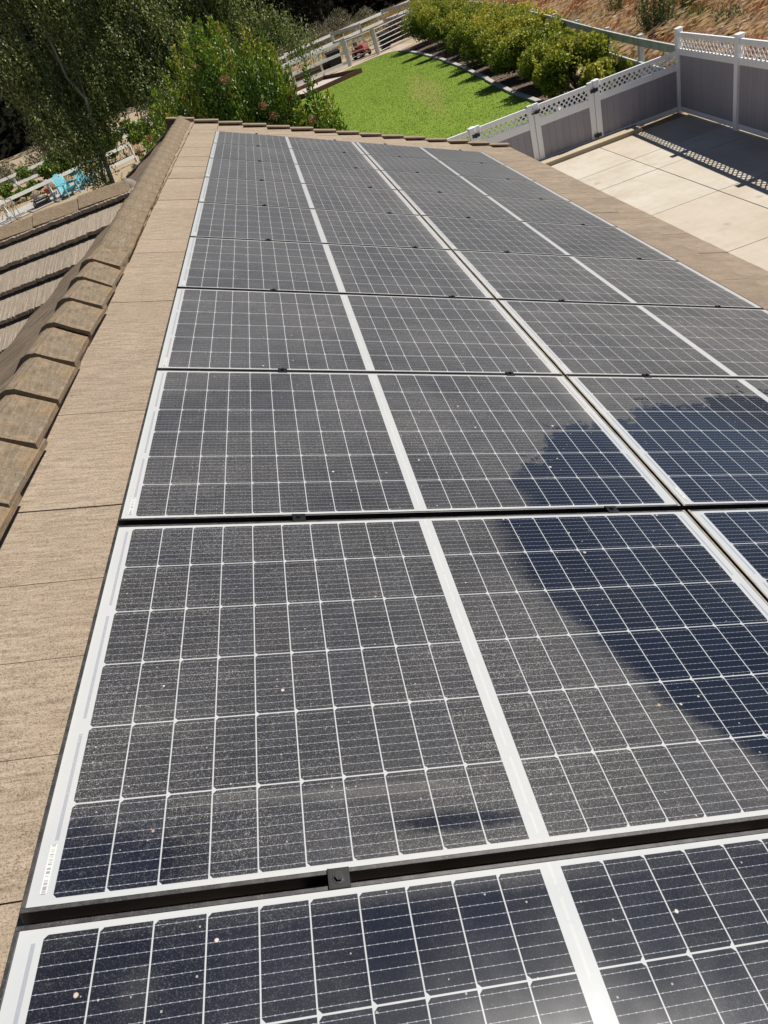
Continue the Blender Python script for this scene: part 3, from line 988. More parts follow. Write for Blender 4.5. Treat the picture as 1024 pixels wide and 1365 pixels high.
M_WHITE = vinyl("white_vinyl", (0.86, 0.86, 0.87))
M_GREY = vinyl("grey_vinyl", (0.300, 0.285, 0.315), 0.15, True)
M_HW = simple("black_hardware", (0.012, 0.012, 0.013), 0.45, 0.5, 0.2, 30)

def lattice_mb(L, z0, z1, pitch, y=0.0, wd=0.029, x0=0.0):
    m = MB()
    H = z1 - z0
    n = int((L + H) / pitch) + 3
    for s in (1, -1):
        for i in range(-2, n):
            c = i * pitch
            a, b = (c - H, c) if s == 1 else (c, c - H)     # x at z0, x at z1
            t0, t1 = 0.0, 1.0
            dx = b - a
            for lim in (0.0, L):
                pass
            # clip to 0..L
            if dx > 0:
                t0 = max(t0, (0 - a) / dx); t1 = min(t1, (L - a) / dx)
            else:
                t0 = max(t0, (L - a) / dx); t1 = min(t1, (0 - a) / dx)
            if t1 - t0 < 0.02: continue
            p = (x0 + a + dx * t0, y + s * 0.0035, z0 + H * t0); q = (x0 + a + dx * t1, y + s * 0.0035, z0 + H * t1)
            m.bar(p, q, 0.006, wd, up=(dx, 0, -H) if False else Vector((-H, 0, dx)).normalized())
    return m

def section(root, x0, x1, zb, zm0, zm1, zt0, zt1, pitch, panel_name="panel", rail_d=0.045, bot=0.035):
    """rails, grey boards and lattice between x0 and x1 (local x, fence plane y=0)"""
    m = MB(); m.box(x0, x1, -rail_d / 2, rail_d / 2, zt0, zt1); m.build("top_rail", M_WHITE, root, bevel=0.006)
    m = MB(); m.box(x0, x1, -rail_d / 2, rail_d / 2, zm0, zm1); m.build("middle_rail", M_WHITE, root, bevel=0.006)
    m = MB(); m.box(x0, x1, -rail_d / 2, rail_d / 2, bot, zb); m.build("bottom_rail", M_WHITE, root, bevel=0.006)
    m = MB(); x = x0 + 0.002; n = max(1, round((x1 - x0) / 0.152)); wd = (x1 - x0 - .004) / n
    for i in range(n):
        a, b = x + i * wd, x + (i + 1) * wd
        m.add([(a + .0035, -.011, zb), (b - .0035, -.011, zb), (b - .0005, -.006, zb), (b - .0005, .011, zb), (a + .0005, .011, zb), (a + .0005, -.006, zb),
               (a + .0035, -.011, zm0), (b - .0035, -.011, zm0), (b - .0005, -.006, zm0), (b - .0005, .011, zm0), (a + .0005, .011, zm0), (a + .0005, -.006, zm0)],
              [(0, 1, 7, 6), (1, 2, 8, 7), (2, 3, 9, 8), (3, 4, 10, 9), (4, 5, 11, 10), (5, 0, 6, 11)])
    m.build(panel_name, M_GREY, root)
    lattice_mb(x1 - x0, zm1, zt0, pitch, 0.0, x0=x0).build("lattice", M_WHITE, root)

def post(root, x, wd, h, y=0.0, name="post"):
    m = MB(); m.box(x - wd / 2, x + wd / 2, y - wd / 2, y + wd / 2, 0, h - 0.03)
    o = m.build(name, M_WHITE, root, bevel=0.006)
    c = MB(); q = wd / 2 + 0.010
    c.box(x - q, x + q, y - q, y + q, h - 0.03, h - 0.012)
    c.add([(x - q, y - q, h - .012), (x + q, y - q, h - .012), (x + q, y + q, h - .012), (x - q, y + q, h - .012), (x, y, h + .012)], [(0, 1, 4), (1, 2, 4), (2, 3, 4), (3, 0, 4)])
    cc = c.build("post_cap", M_WHITE, o)
    return o

FY = 15.83
GZ = (0.13, 0.80, 0.96, 1.15, 1.24)
r = empty("fence_section", (3.0, FY, 0), "lattice topped fence section mostly hidden behind the roof edge, left of the gates", "fence")
section(r, 0.1, 1.66, *GZ, 0.115)
post(r, 0.05, 0.11, 1.28); post(r, 1.735, 0.125, 1.285)
def gate(name, x0, x1, label, hinge_side):
    r = empty(name, (x0, FY, 0), label, "gate")
    L = x1 - x0
    section(r, 0.125, L - 0.125, *GZ, 0.115, bot=0.03)
    for a, b in ((0.006, 0.125), (L - 0.125, L - 0.006)):
        m = MB(); m.box(a, b, -0.035, 0.035, 0.02, 1.275)
        m.build("stile", M_WHITE, r, bevel=0.006)
    for zz in (0.19, 1.10):
        m = MB()
        hxp = 0.0 if hinge_side < 0 else L
        m.box(hxp - 0.085, hxp - 0.012, -0.074, -0.066, zz - 0.035, zz + 0.035)
        m.box(hxp + 0.012, hxp + 0.085, -0.074, -0.066, zz - 0.035, zz + 0.035)
        m.tube([(hxp, -0.076, zz - 0.05), (hxp, -0.076, zz + 0.05)], 0.014, 10)
        m.box(hxp - 0.05, hxp + 0.05, -0.066, -0.03, zz - 0.012, zz + 0.012)
        m.build("hinge", M_HW, r)
    return r
gl = gate("gate", 4.80, 6.148, "left leaf of the white framed double gate, partly hidden by the roof edge", -1)
gr = gate("gate", 6.152, 7.54, "right leaf of the white framed double gate, whole grey panel in view above the concrete", 1)
m = MB()
m.box(0.02, 0.12, -0.075, -0.035, 1.075, 1.135); m.box(-0.06, 0.04, -0.085, -0.072, 1.09, 1.12); m.tube([(0.07, -0.075, 1.105), (0.07, -0.115, 1.105)], 0.018, 10)
m.build("latch", M_HW, gr)
r = empty("fence_section", (7.54, FY, 0), "long white and grey fence section between the double gate and the corner post", "fence")
section(r, 0.13, 1.91, 0.14, 0.86, 0.985, 1.165, 1.25, 0.115)
post(r, 0.065, 0.125, 1.295)
# taller side fence
sd = math.atan2(-2.57, -0.21)
r = empty("fence_section", (9.52, FY, 0), "taller side fence in shade with lattice top, running right from the corner post", "fence", rot=(0, 0, sd))
SZ = (0.14, 1.155, 1.275, 1.49, 1.58)
for a, b in ((0.065, 2.515), (2.645, 5.095), (5.225, 7.675)):
    section(r, a, b, *SZ, 0.15, bot=0.045)
for x in (0, 2.58, 5.16, 7.74): post(r, x, 0.128, 1.665)

# ------------------------------------------------------------------ plants: materials
LM_BIRCH = leaf_mat("birch_leaf", [(0.0, (0.055, 0.072, 0.024)), (0.6, (0.165, 0.195, 0.070)), (1.0, (0.500, 0.510, 0.250))], 0.5, 0.3, 0.30)
LM_DARK = leaf_mat("shaded_oak_leaf", [(0.0, (0.005, 0.006, 0.003)), (0.7, (0.011, 0.012, 0.007)), (1.0, (0.034, 0.028, 0.017))], 0.8, 0.08, 0.06)  # shade side of the woods painted into near-black leaf colours
LM_PHOT = leaf_mat("photinia_leaf", [(0.0, (0.030, 0.070, 0.012)), (0.45, (0.082, 0.160, 0.020)), (0.8, (0.190, 0.290, 0.032)), (1.0, (0.380, 0.320, 0.060))], 0.40, 0.35, 0.25)
LM_DRYF = leaf_mat("dry_flower", [(0.0, (0.25, 0.12, 0.07)), (1.0, (0.42, 0.25, 0.15))], 0.8, 0.2, 0.2)
LM_BUSH = leaf_mat("hedge_leaf", [(0.0, (0.060, 0.100, 0.016)), (0.5, (0.200, 0.250, 0.034)), (1.0, (0.520, 0.450, 0.080))], 0.5, 0.22, 0.34)
LM_SAGE = leaf_mat("sage_leaf", [(0.0, (0.115, 0.105, 0.070)), (1.0, (0.250, 0.235, 0.165))], 0.8, 0.2, 0.15)
LM_VINE = leaf_mat("vine_leaf", [(0.0, (0.042, 0.085, 0.012)), (0.6, (0.120, 0.205, 0.024)), (1.0, (0.290, 0.330, 0.050))], 0.45, 0.4, 0.3)
LM_WEED = leaf_mat("weed_leaf", [(0.0, (0.055, 0.075, 0.028)), (0.7, (0.120, 0.165, 0.050)), (1.0, (0.235, 0.275, 0.075))], 0.6, 0.3, 0.25)
LM_HAY = leaf_mat("dry_grass", [(0.0, (0.250, 0.085, 0.040)), (0.45, (0.400, 0.170, 0.095)), (0.75, (0.520, 0.310, 0.205)), (1.0, (0.720, 0.560, 0.450))], 0.8, 0.2, 0.3)
LM_STRAW = leaf_mat("straw_grass", [(0.0, (0.27, 0.18, 0.08)), (0.6, (0.42, 0.30, 0.15)), (1.0, (0.55, 0.45, 0.26))], 0.8, 0.2, 0.3)
LM_GRASS = leaf_mat("lawn_blade", [(0.0, (0.122, 0.182, 0.018)), (0.6, (0.166, 0.240, 0.026)), (1.0, (0.230, 0.300, 0.045))], 0.55, 0.3, 0.35)
M_BARKW = simple("pale_bark", (0.27, 0.255, 0.225), 0.85, 0.2, 0.22, 7, 0.4, 30, stretch=(1, 1, 0.25))
M_BARKD = simple("dark_bark", (0.075, 0.058, 0.042), 0.9, 0.15, 0.2, 8, 0.5, 30, stretch=(1, 1, 0.25))

def in_ball(n, shell=0.45):
    d = unit(RNG.normal(size=(n, 3)))
    r = RNG.uniform(0, 1, (n, 1)) ** shell
    return d * r

def wander(a, b, n=6, amp=0.1):
    a = np.array(a, float); b = np.array(b, float)
    out = []
    L = np.linalg.norm(b - a)
    for i in range(n + 1):
        t = i / n
        p = a + (b - a) * t
        if 0 < i < n: p = p + RNG.normal(size=3) * amp * L * 0.12
        out.append(tuple(p))
    return out

# ------------------------------------------------------------------ tall weeping trees at the left
def weeping_tree(base, crown, nstr, stems, label, group, leaf=0.105, low=()):
    """crown: list of (cx,cy,cz,rx,ry,rz); leaves hang in strands below each cluster"""
    root = empty("tree", base, label, "tree", group)
    bx, by, bz = base
    t = MB()
    for top, r0 in stems:
        pts = wander((bx + RNG.normal() * .12, by + RNG.normal() * .12, 0), top, 8, 0.22)
        t.tube([(p[0] - bx, p[1] - by, p[2]) for p in pts], [r0 * (1 - 0.85 * i / 8) for i in range(9)], 8)
        for k in range(5):
            i = random.randint(3, 7)
            a = np.array(pts[i]); c = crown[random.randrange(len(crown))]
            b = np.array(c[:3]) + in_ball(1)[0] * np.array(c[3:6]) * 0.7
            if np.linalg.norm(b - a) > 4.5: b = a + (b - a) * 4.5 / np.linalg.norm(b - a)
            q = wander(a, b, 5, 0.4)
            t.tube([(p[0] - bx, p[1] - by, p[2]) for p in q], [r0 * 0.22 * (1 - 0.8 * j / 5) for j in range(6)], 5)
    t.build("trunk", M_BARKW, root, smooth=True)
    tot = sum(c[3] * c[4] * c[5] for c in crown)
    P = []; A = []; TT = []
    for c in crown:
        n = max(4, int(nstr * c[3] * c[4] * c[5] / tot))
        S = np.array(c[:3]) + in_ball(n, 0.42) * np.array(c[3:6])
        for s in S:
            L = RNG.uniform(0.4, 1.5)
            k = int(L / 0.055)
            tt = np.linspace(0, 1, k)[:, None]
            drift = RNG.normal(size=3) * np.array([0.22, 0.22, 0.0])
            pts = s + np.hstack([tt * drift[0] * L, tt * drift[1] * L, -tt * L + 0.25 * L]) + RNG.normal(size=(k, 3)) * 0.06
            P.append(pts)
            A.append(np.tile(np.array([drift[0], drift[1], -1.0]), (k, 1)) + RNG.normal(size=(k, 3)) * 0.55)
            TT.append(np.full(k, RNG.uniform(0.05, 0.75)) + RNG.normal(size=k) * 0.22)
    P = np.vstack(P) - np.array(base); A = np.vstack(A); TT = np.concatenate(TT)
    leaves("crown", P, A, leaf, leaf * 0.62, TT, LM_BIRCH, root)
    return root

G_BIG = "tall weeping trees beyond the roof"
def blobs(cx, cy, z0, z1, rx, ry, n, r=(0.9, 1.5)):
    out = []
    for i in range(n):
        t = (i + 0.5) / n
        z = z0 + (z1 - z0) * t
        a = RNG.uniform(0, 2 * math.pi); q = math.sqrt(RNG.uniform(0, 1))
        rr = RNG.uniform(*r)
        out.append((cx + rx * q * math.cos(a), cy + ry * q * math.sin(a), z, rr, rr, rr * 1.15))
    return out
c1 = blobs(-7.8, 36.9, 3.5, 11.0, 1.7, 1.5, 17, (.85, 1.35)) + [(-9.3, 37.0, 4.6, .9, .8, .9), (-9.6, 37.1, 6.2, .9, .8, .9), (-8.1, 36.4, 1.9, .7, .6, 1.2), (-8.35, 36.2, 1.1, .6, .55, .8), (-8.3, 36.1, 2.0, .75, .6, .9), (-8.2, 36.3, 2.8, .95, .7, 1.0), (-7.6, 36.7, 3.1, .95, .9, 1.1), (-6.9, 36.9, 3.0, .8, .8, .8)]
weeping_tree((-8.0, 36.7, 0), c1, 4300, [((-6.8, 36.9, 10.5), 0.13), ((-8.4, 37.2, 8.6), 0.08)], "tall weeping tree, its dark lower branches hanging beside the turquoise chairs", G_BIG)
c2 = blobs(-4.1, 37.8, 2.8, 10.4, 1.75, 1.4, 16, (.85, 1.35))
weeping_tree((-4.4, 37.7, 0), c2, 4200, [((-3.8, 37.8, 10.5), 0.13), ((-3.0, 37.5, 9.0), 0.09)], "tall small leaved tree with pale limbs in the middle of the leafy group", G_BIG)
c3 = blobs(-0.85, 39.2, 2.9, 8.6, 1.75, 1.3, 13, (.85, 1.35)) + [(1.35, 39.2, 4.3, 1.1, .9, .85), (2.25, 39.4, 3.75, .95, .85, .75), (3.1, 39.5, 3.2, .75, .75, .65)]
weeping_tree((-0.7, 39.4, 0), c3, 3700, [((-0.5, 39.2, 8.6), 0.11), ((1.15, 39.2, 5.8), 0.08)], "small leaved tree behind the photinia, right end of the leafy group", G_BIG)

# ------------------------------------------------------------------ dark woods
def dark_tree(x, y, h, rx, label, n=5000, leaf=0.34, squash=0.5, low=0.12):
    root = empty("oak_tree", (x, y, 0), label, "tree", "dark trees on the slope behind the yard")
    t = MB(); t.tube(wander((0, 0, 0), (RNG.normal() * .5, 0, h * 0.75), 6, 0.3), [0.3 * (1 - .12 * i) for i in range(7)], 7)
    for k in range(5):
        a = RNG.uniform(0, 6.28)
        t.tube(wander((0, 0, h * RNG.uniform(.2, .5)), (rx * .7 * math.cos(a), rx * .7 * math.sin(a), h * RNG.uniform(.5, .9)), 4, 0.4), [0.12, .1, .07, .05, .03], 5)
    t.build("trunk", M_BARKD, root, smooth=True)
    P = []; k = 16
    for i in range(k):
        a = RNG.uniform(0, 6.28); q = math.sqrt(RNG.uniform(0, 1)) * rx * 0.75
        z = h * RNG.uniform(low + 0.1, 0.86)
        rr = RNG.uniform(0.24, 0.42) * rx
        P.append(np.array([q * math.cos(a), q * math.sin(a), z]) + in_ball(n // k, 0.42) * np.array([rr, rr, rr * 1.1]))
    P = np.vstack(P); P[:, 2] = np.maximum(P[:, 2], 0.1)
    leaves("crown", P, RNG.normal(size=P.shape) + np.array([0, 0, -.5]), leaf, leaf * .55, RNG.beta(1.3, 2.6, len(P)), LM_DARK, root)
DT = [(-30, 62, 15, 5.5, "dark shaded tree at the far left edge of the photo, dead brown twigs showing"),
      (-22, 66, 17, 5.5, "dark tree between the left photo edge and the tall weeping tree"),
      (-15, 70, 16, 5, "dark tree directly behind the hanging branches of the weeping tree"),
      (-7, 78, 15, 5, "dark tree behind the middle of the leafy group, glimpsed through its gaps"),
      (1, 84, 13, 5, "dark tree just left of the black gap above the photinia tips"),
      (9, 92, 12, 5.5, "black shaded tree above the grey sage bushes left of the dry grass bank"),
      (17, 102, 12, 5.5, "black shaded tree farthest right, at the top of the dry grass bank"),
      (-38, 78, 20, 7, "big dark tree high in the left corner behind the others")]
for x, y, h, rx, lab in DT: dark_tree(x, y, h, rx, lab)
# the wood on the slope that reads as one mass
n = 26000
X = RNG.uniform(-120, 40, n); Y = 100 + RNG.uniform(0, 1, n) ** 1.5 * 80
Z = 34 * (1 - np.exp(-(np.maximum(0, Y - 104 + 0.25 * np.maximum(0, -X)) / 42.0) ** 1.4)) + RNG.uniform(0.0, 7, n) + 2 * np.sin(X * .3) * np.sin(Y * .2)
P = np.c_[X, Y, np.maximum(Z, 0.3)]
o = leaves("dark_woods", P, RNG.normal(size=P.shape), 1.2, 0.8, RNG.beta(1.2, 3.4, n), LM_DARK)
tag(o, "dark wooded slope behind the yard, one black mass of trees", "woods", kind='stuff')

# ------------------------------------------------------------------ photinia shrubs
def photinia(base, shoots, label, leaf=0.115, nflow=8, flow_box=None, spacing=0.0080, dark=0.0):
    root = empty("photinia_shrub", base, label, "shrub", "photinia shrubs beside the roof end")
    st = MB(); P = []; A = []; TT = []; U = []
    for (x0, y0, x1, y1, z1, zl) in shoots:
        pts = np.array(wander((x0, y0, 0), (x1, y1, z1), 8, 0.10))
        st.tube([tuple(p) for p in pts], [0.016 * (1 - .8 * i / 8) + .003 for i in range(9)], 4)
        L = z1 - zl
        k = int(L / spacing)
        t = 1 - (np.linspace(0, 1, k) ** 1.0) * (L / z1)
        f = t * 8; i0 = np.clip(np.floor(f).astype(int), 0, 7)
        C = pts[i0] + (pts[i0 + 1] - pts[i0]) * (f - i0)[:, None]
        az = RNG.uniform(0, 2 * np.pi, k)
        spread = np.clip((1 - t) * 2.4, 0.03, 0.5)
        rad = np.c_[np.cos(az), np.sin(az), np.zeros(k)]
        C = C + rad * (0.03 + spread[:, None] * RNG.uniform(0, 1, (k, 1)) * 0.42)
        P.append(C); A.append(rad + np.array([0, 0, 1.0]) * RNG.uniform(0.5, 1.7, (k, 1)) + RNG.normal(size=(k, 3)) * .25)
        tip = np.clip(1 - (1 - t) * z1 / 0.9, 0, 1)
        TT.append(np.clip(RNG.normal(0.47 - dark, 0.17) + 0.36 * tip + RNG.normal(size=k) * 0.15, 0, 1))
    st.build("stem", M_BARKD, root)
    leaves("foliage", np.vstack(P), np.vstack(A), leaf, leaf * 0.40, np.concatenate(TT), LM_PHOT, root)
    if nflow:
        for (fx, fy, fz) in flow_box[:nflow]:
            nn = 110
            Q = np.array([fx, fy, fz]) + in_ball(nn, 0.5) * np.array([.13, .13, .11])
            leaves("flower_head", Q, RNG.normal(size=Q.shape) + [0, 0, .6], 0.065, 0.026, RNG.uniform(0, 1, len(Q)), LM_DRYF, root)
    return root

def env_main(x):     # top height of the big photinia over its width
    xs = [-2.3, -1.6, -1.0, -0.5, 0.0, 0.4, 0.8, 1.2, 1.7]
    zs = [3.2, 4.1, 4.5, 4.95, 4.95, 4.9, 4.6, 4.35, 3.5]
    return float(np.interp(x, xs, zs))
sh = []
for i in range(170):
    x1 = RNG.uniform(-2.25, 1.75); y1 = 20 + RNG.uniform(-1.3, 1.5)
    z1 = env_main(x1) * RNG.uniform(0.66, 1.02) - max(0, (20 - y1)) * 0.22
    sh.append((x1 * 0.55, (y1 - 20) * 0.6, x1, y1 - 20, z1, RNG.uniform(0.3, 1.0)))
photinia((-0.22, 20, 0), sh, "tall bright green photinia with upright shoots and rusty flower heads behind the roof end", 0.108, 8,
         [(-0.9, -1.25, 2.75), (-0.15, -1.3, 2.7), (0.75, -1.25, 2.85), (0.9, -1.2, 2.55), (0.1, -1.1, 3.6), (-0.45, -1.1, 4.0), (1.45, -.7, 2.75), (-1.2, -1.35, 2.35), (0.5, -1.0, 3.2), (1.25, -.5, 3.4)])
sh = []
for i in range(46):
    x1 = RNG.uniform(-0.50, 0.62); y1 = RNG.uniform(-.7, .6)
    z1 = float(np.interp(x1, [-.5, -.1, .2, .45, .62], [2.5, 2.55, 2.55, 2.4, 2.0])) * RNG.uniform(.70, 1.0)
    sh.append((x1 * .5, y1 * .5, x1, y1, z1, RNG.uniform(.15, .6)))
sh.append((0.05, 0, 0.16, -0.1, 3.62, 0.8)); sh.append((0.02, 0.05, 0.10, 0.0, 3.2, 0.8)); sh.append((.3, 0, .50, -.2, 2.62, .5))
photinia((1.68, 19.2, 0), sh, "small dark photinia at the lawn edge with one tall single shoot", 0.115, 2, [(-.1, -.7, 2.2), (-.25, -.72, 1.8), (.2, -.6, 2.3)], dark=0.12)
sh = []
for i in range(60):
    x1 = RNG.uniform(-1.15, 1.1); y1 = RNG.uniform(-.9, .9)
    z1 = float(np.interp(x1, [-1.15, -.4, .4, 1.1], [1.9, 2.5, 3.0, 3.1])) * RNG.uniform(.7, 1.02)
    sh.append((x1 * .5, y1 * .5, x1, y1, z1, RNG.uniform(.15, .6)))
photinia((-3.35, 24.2, 0), sh, "low photinia with pale orange flower heads left of the ridge end, below the roof rake", 0.12, 6,
         [(-.55, -.9, 2.15), (-.2, -.9, 2.5), (.25, -.85, 2.7), (-.85, -.8, 1.75), (.7, -.85, 2.85), (.5, -.9, 2.45), (-.4, -.95, 1.8)])

# ------------------------------------------------------------------ hedge along the lawn
def bush(x, y, r, h, label, n=19000, leaf=0.10):
    r *= 1.16 if y < 25 else 1.24; h *= 1.05 if y < 23 else (0.74 if y < 42 else 0.90)
    root = empty("hedge_shrub", (x, y, 0), label, "shrub", "rounded shrubs in the mulch bed along the lawn")
    t = MB()
    for k in range(7):
        a = RNG.uniform(0, 6.28)
        t.tube(wander((RNG.normal() * .08, RNG.normal() * .08, 0), (r * .6 * math.cos(a), r * .6 * math.sin(a), h * .7), 4, .3), [.03, .026, .02, .014, .008], 5)
    t.build("stem", M_BARKD, root)
    P = []; TT = []
    k = 15
    for i in range(k):
        a = RNG.uniform(0, 6.28); q = math.sqrt(RNG.uniform(0, 1)) * r * 0.72
        z = h * RNG.uniform(0.34, 0.84) * (1 - 0.25 * (q / r) ** 2)
        rr = RNG.uniform(.26, .42) * r
        p = np.array([q * math.cos(a), q * math.sin(a), z]) + in_ball(n // k, 0.40) * np.array([rr, rr, rr * .85])
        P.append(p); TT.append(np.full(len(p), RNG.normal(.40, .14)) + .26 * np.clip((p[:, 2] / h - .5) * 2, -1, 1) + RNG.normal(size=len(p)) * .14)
    # a few long wild shoots
    for i in range(16):
        a = RNG.uniform(0, 6.28); q = r * RNG.uniform(.2, .95)
        s = np.array([q * math.cos(a), q * math.sin(a), h * RNG.uniform(.5, .8)])
        L = RNG.uniform(.25, .55); kk = 22
        tt = np.linspace(0, 1, kk)[:, None]
        p = s + tt * np.array([math.cos(a) * .3, math.sin(a) * .3, 1]) * L + RNG.normal(size=(kk, 3)) * .03
        P.append(p); TT.append(np.full(kk, .75) + RNG.normal(size=kk) * .15)
    P = np.vstack(P); P[:, 2] = np.maximum(P[:, 2], .08)
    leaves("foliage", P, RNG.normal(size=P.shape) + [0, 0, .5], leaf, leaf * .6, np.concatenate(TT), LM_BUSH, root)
BS = [(9.15, 19.2, .62, 1.0, "lowest small shrub beside the grey fence and the white corner post"),
      (9.10, 21.2, .95, 1.45, "rounded yellow green shrub just behind the right gate leaf's post"),
      (9.35, 24.0, 1.15, 1.75, "dark green shrub above the shaded mulch, second before the gate"),
      (9.75, 27.0, 1.25, 1.85, "shrub throwing the broadest shadow over mulch and kerb, left of the dark pair"),
      (10.2, 30.2, 1.35, 1.95, "shrub in front of the first pale post of the grey rail fence"),
      (10.55, 33.6, 1.40, 2.05, "light green shrub beside the brown worn lawn end of the bed"),
      (10.8, 37.2, 1.50, 2.15, "yellowish shrub in the middle of the hedge row"),
      (11.0, 41.0, 1.60, 2.3, "yellow tinged shrub near the far end of the hedge row"),
      (11.0, 45.2, 1.65, 2.45, "tall shrub at the kerb's far end"),
      (11.3, 49.8, 1.75, 2.5, "farthest shrub of the hedge, dark, covering the end of the pipe gate")]
for x, y, r_, h_, lab in BS: bush(x + (0.15 if y < 22 else 0.42), y, r_, h_, lab)

# ------------------------------------------------------------------ grey two rail fence with pale posts
M_GWOOD = simple("grey_painted_wood", (0.52, 0.55, 0.52), 0.8, 0.2, 0.2, 5, 0.3, 40, stretch=(1, 1, 1))
M_WPOST = simple("white_painted_post", (0.66, 0.66, 0.62), 0.7, 0.25, 0.12, 5)
M_WRAIL = simple("white_painted_rail", (0.70, 0.70, 0.67), 0.7, 0.25, 0.10, 4)
GF = [(9.62, 16.0), (9.95, 18.7), (10.35, 21.5), (10.9, 25.0), (11.5, 28.6), (12.1, 32.6), (12.8, 37.2), (13.5, 42.5), (14.1, 49), (14.3, 56.0)]
r = empty("rail_fence", (GF[0][0], GF[0][1], 0), "curving grey two rail fence on pale posts between hedge and dry meadow", "fence")
ox, oy = GF[0]
for zc, nm in ((1.20, "rail"), (0.68, "rail")):
    for a, b in zip(GF, GF[1:]):
        m = MB(); m.bar((a[0] - ox, a[1] - oy, zc), (b[0] - ox, b[1] - oy, zc), 0.055, 0.17)
        m.build(nm, M_GWOOD, r, bevel=0.008)
for a in GF[1:]:
    m = MB(); m.box(a[0] - ox + .04, a[0] - ox + .16, a[1] - oy - .06, a[1] - oy + .06, 0, 1.32)
    m.build("post", M_WPOST, r, bevel=0.008)

# ------------------------------------------------------------------ white ranch fences at the back
def ranch(name, pts, rails, hpost, label, rw=0.16, ins=1):
    r = empty(name, (pts[0][0], pts[0][1], 0), label, "fence")
    ox, oy = pts[0][:2]
    for zc in rails:
        for a, b in zip(pts, pts[1:]):
            m = MB(); m.bar((a[0] - ox, a[1] - oy, zc), (b[0] - ox, b[1] - oy, zc), 0.06, rw)
            m.build("rail", M_WRAIL, r)
    for a in pts:
        m = MB(); m.box(a[0] - ox - .07, a[0] - ox + .07, a[1] - oy + .04, a[1] - oy + .18, 0, hpost)
        m.build("post", M_WPOST, r, bevel=0.01)
    return r
def seg(a, b, n): return [(a[0] + (b[0] - a[0]) * i / n, a[1] + (b[1] - a[1]) * i / n) for i in range(n + 1)]
ranch("ranch_fence", seg((-17.5, 40.4), (-8.3, 46.9), 4), (0.34, 1.0), 1.12, "white two rail fence running behind the turquoise chairs", 0.17)
ranch("ranch_fence", seg((0.6, 52.0), (4.65, 53.32), 2), (0.28, 0.86, 1.44), 1.55, "white three rail fence between the photinia and the pipe gates")
m = None
r = empty("gate_post", (6.57, 53.88, 0), "thick white post at the left end of the pipe gates", "post")
m = MB(); m.box(-.13, .13, -.10, .10, 0, 1.66); m.build("post_shaft", M_WPOST, r, bevel=0.012)
m = MB()
for zc in (0.28, 0.86, 1.44): m.bar((-1.92, -.56, zc), (-.13, -.04, zc), .06, .16)
m.build("rail", M_WRAIL, r)
r = empty("gate_post", (8.69, 54.17, 0), "slimmer grey post between the two pipe gates", "post")
m = MB(); m.box(-.09, .09, -.09, .09, 0, 1.61); m.build("post_shaft", M_WPOST, r, bevel=0.012)
ranch("ranch_fence", seg((-24, 49.6), (-11.5, 57.1), 4) + seg((-11.5, 57.1), (3.0, 66.0), 5)[1:], (0.75, 1.28), 1.36, "outer white fence along the foot of the dark woods", 0.17)
ranch("ranch_fence", seg((3.0, 67.5), (12.1, 72.5), 4) + [(15.5, 74.5)], (0.72, 1.30), 1.40, "outer white fence below the grey sage bushes and dry grass bank", 0.20)
# grey cross rails linking the two fences
for i, (a, b, lab) in enumerate((((7.2, 67.5), (9.3, 64.5), "weathered grey cross fence above the red barrow"), ((12.3, 71.0), (14.2, 68.0), "weathered grey cross fence at the far right end of the white fence"))):
    r = empty("cross_fence", (a[0], a[1], 0), lab, "fence")
    m = MB()
    for zc in (0.8, 1.45): m.bar((0, 0, zc), (b[0] - a[0], b[1] - a[1], zc), .06, .22)
    m.build("rail", M_GWOOD, r)
    m = MB()
    m.box(-.07, .07, -.07, .07, 0, 1.6); m.box(b[0] - a[0] - .07, b[0] - a[0] + .07, b[1] - a[1] - .07, b[1] - a[1] + .07, 0, 1.6)
    m.build("post", M_WPOST, r)

# pipe gates
M_PIPE = simple("galvanised_pipe", (0.50, 0.51, 0.50), 0.45, 0.5, 0.1, 8, metal=0.3)
def pipe_gate(a, b, label, n=6, h0=0.15, h1=1.45):
    r = empty("pipe_gate", (a[0], a[1], 0), label, "gate", "pipe gates behind the lawn")
    d = Vector((b[0] - a[0], b[1] - a[1], 0)); u = d.normalized()
    s, e_ = u * 0.16, d - u * 0.14
    m = MB()
    m.tube([s + Vector((0, 0, h0)), s + Vector((0, 0, h1))], .03, 7)
    m.tube([e_ + Vector((0, 0, h0)), e_ + Vector((0, 0, h1))], .03, 7)
    m.build("gate_frame", M_PIPE, r)
    for i in range(n):
        z = h0 + (h1 - h0) * i / (n - 1)
        q = MB(); q.tube([s + Vector((0, 0, z)), e_ + Vector((0, 0, z))], .026, 7); q.build("pipe_bar", M_PIPE, r)
pipe_gate((6.57, 53.88), (8.69, 54.17), "left pipe gate with five grey bars between the thick and the slim post")
pipe_gate((8.69, 54.17), (12.3, 57.0), "right pipe gate running behind the farthest hedge shrub")

# path strip between lawn and the fences
pm = MB()
pp = [(1.0, 50.6), (4.6, 51.9), (6.6, 52.7), (8.3, 53.3), (9.2, 52.8), (9.7, 51.4), (11.0, 52.5), (10.5, 55.5), (8.6, 54.9), (6.4, 54.6), (1.0, 52.4)]
pm.add([(x, y, 0.018) for x, y in pp], [tuple(range(len(pp)))])
tag(pm.build("path", simple("path_concrete", (0.46, 0.37, 0.30), 0.92, 0.1, 0.12, 2)), kind='structure')

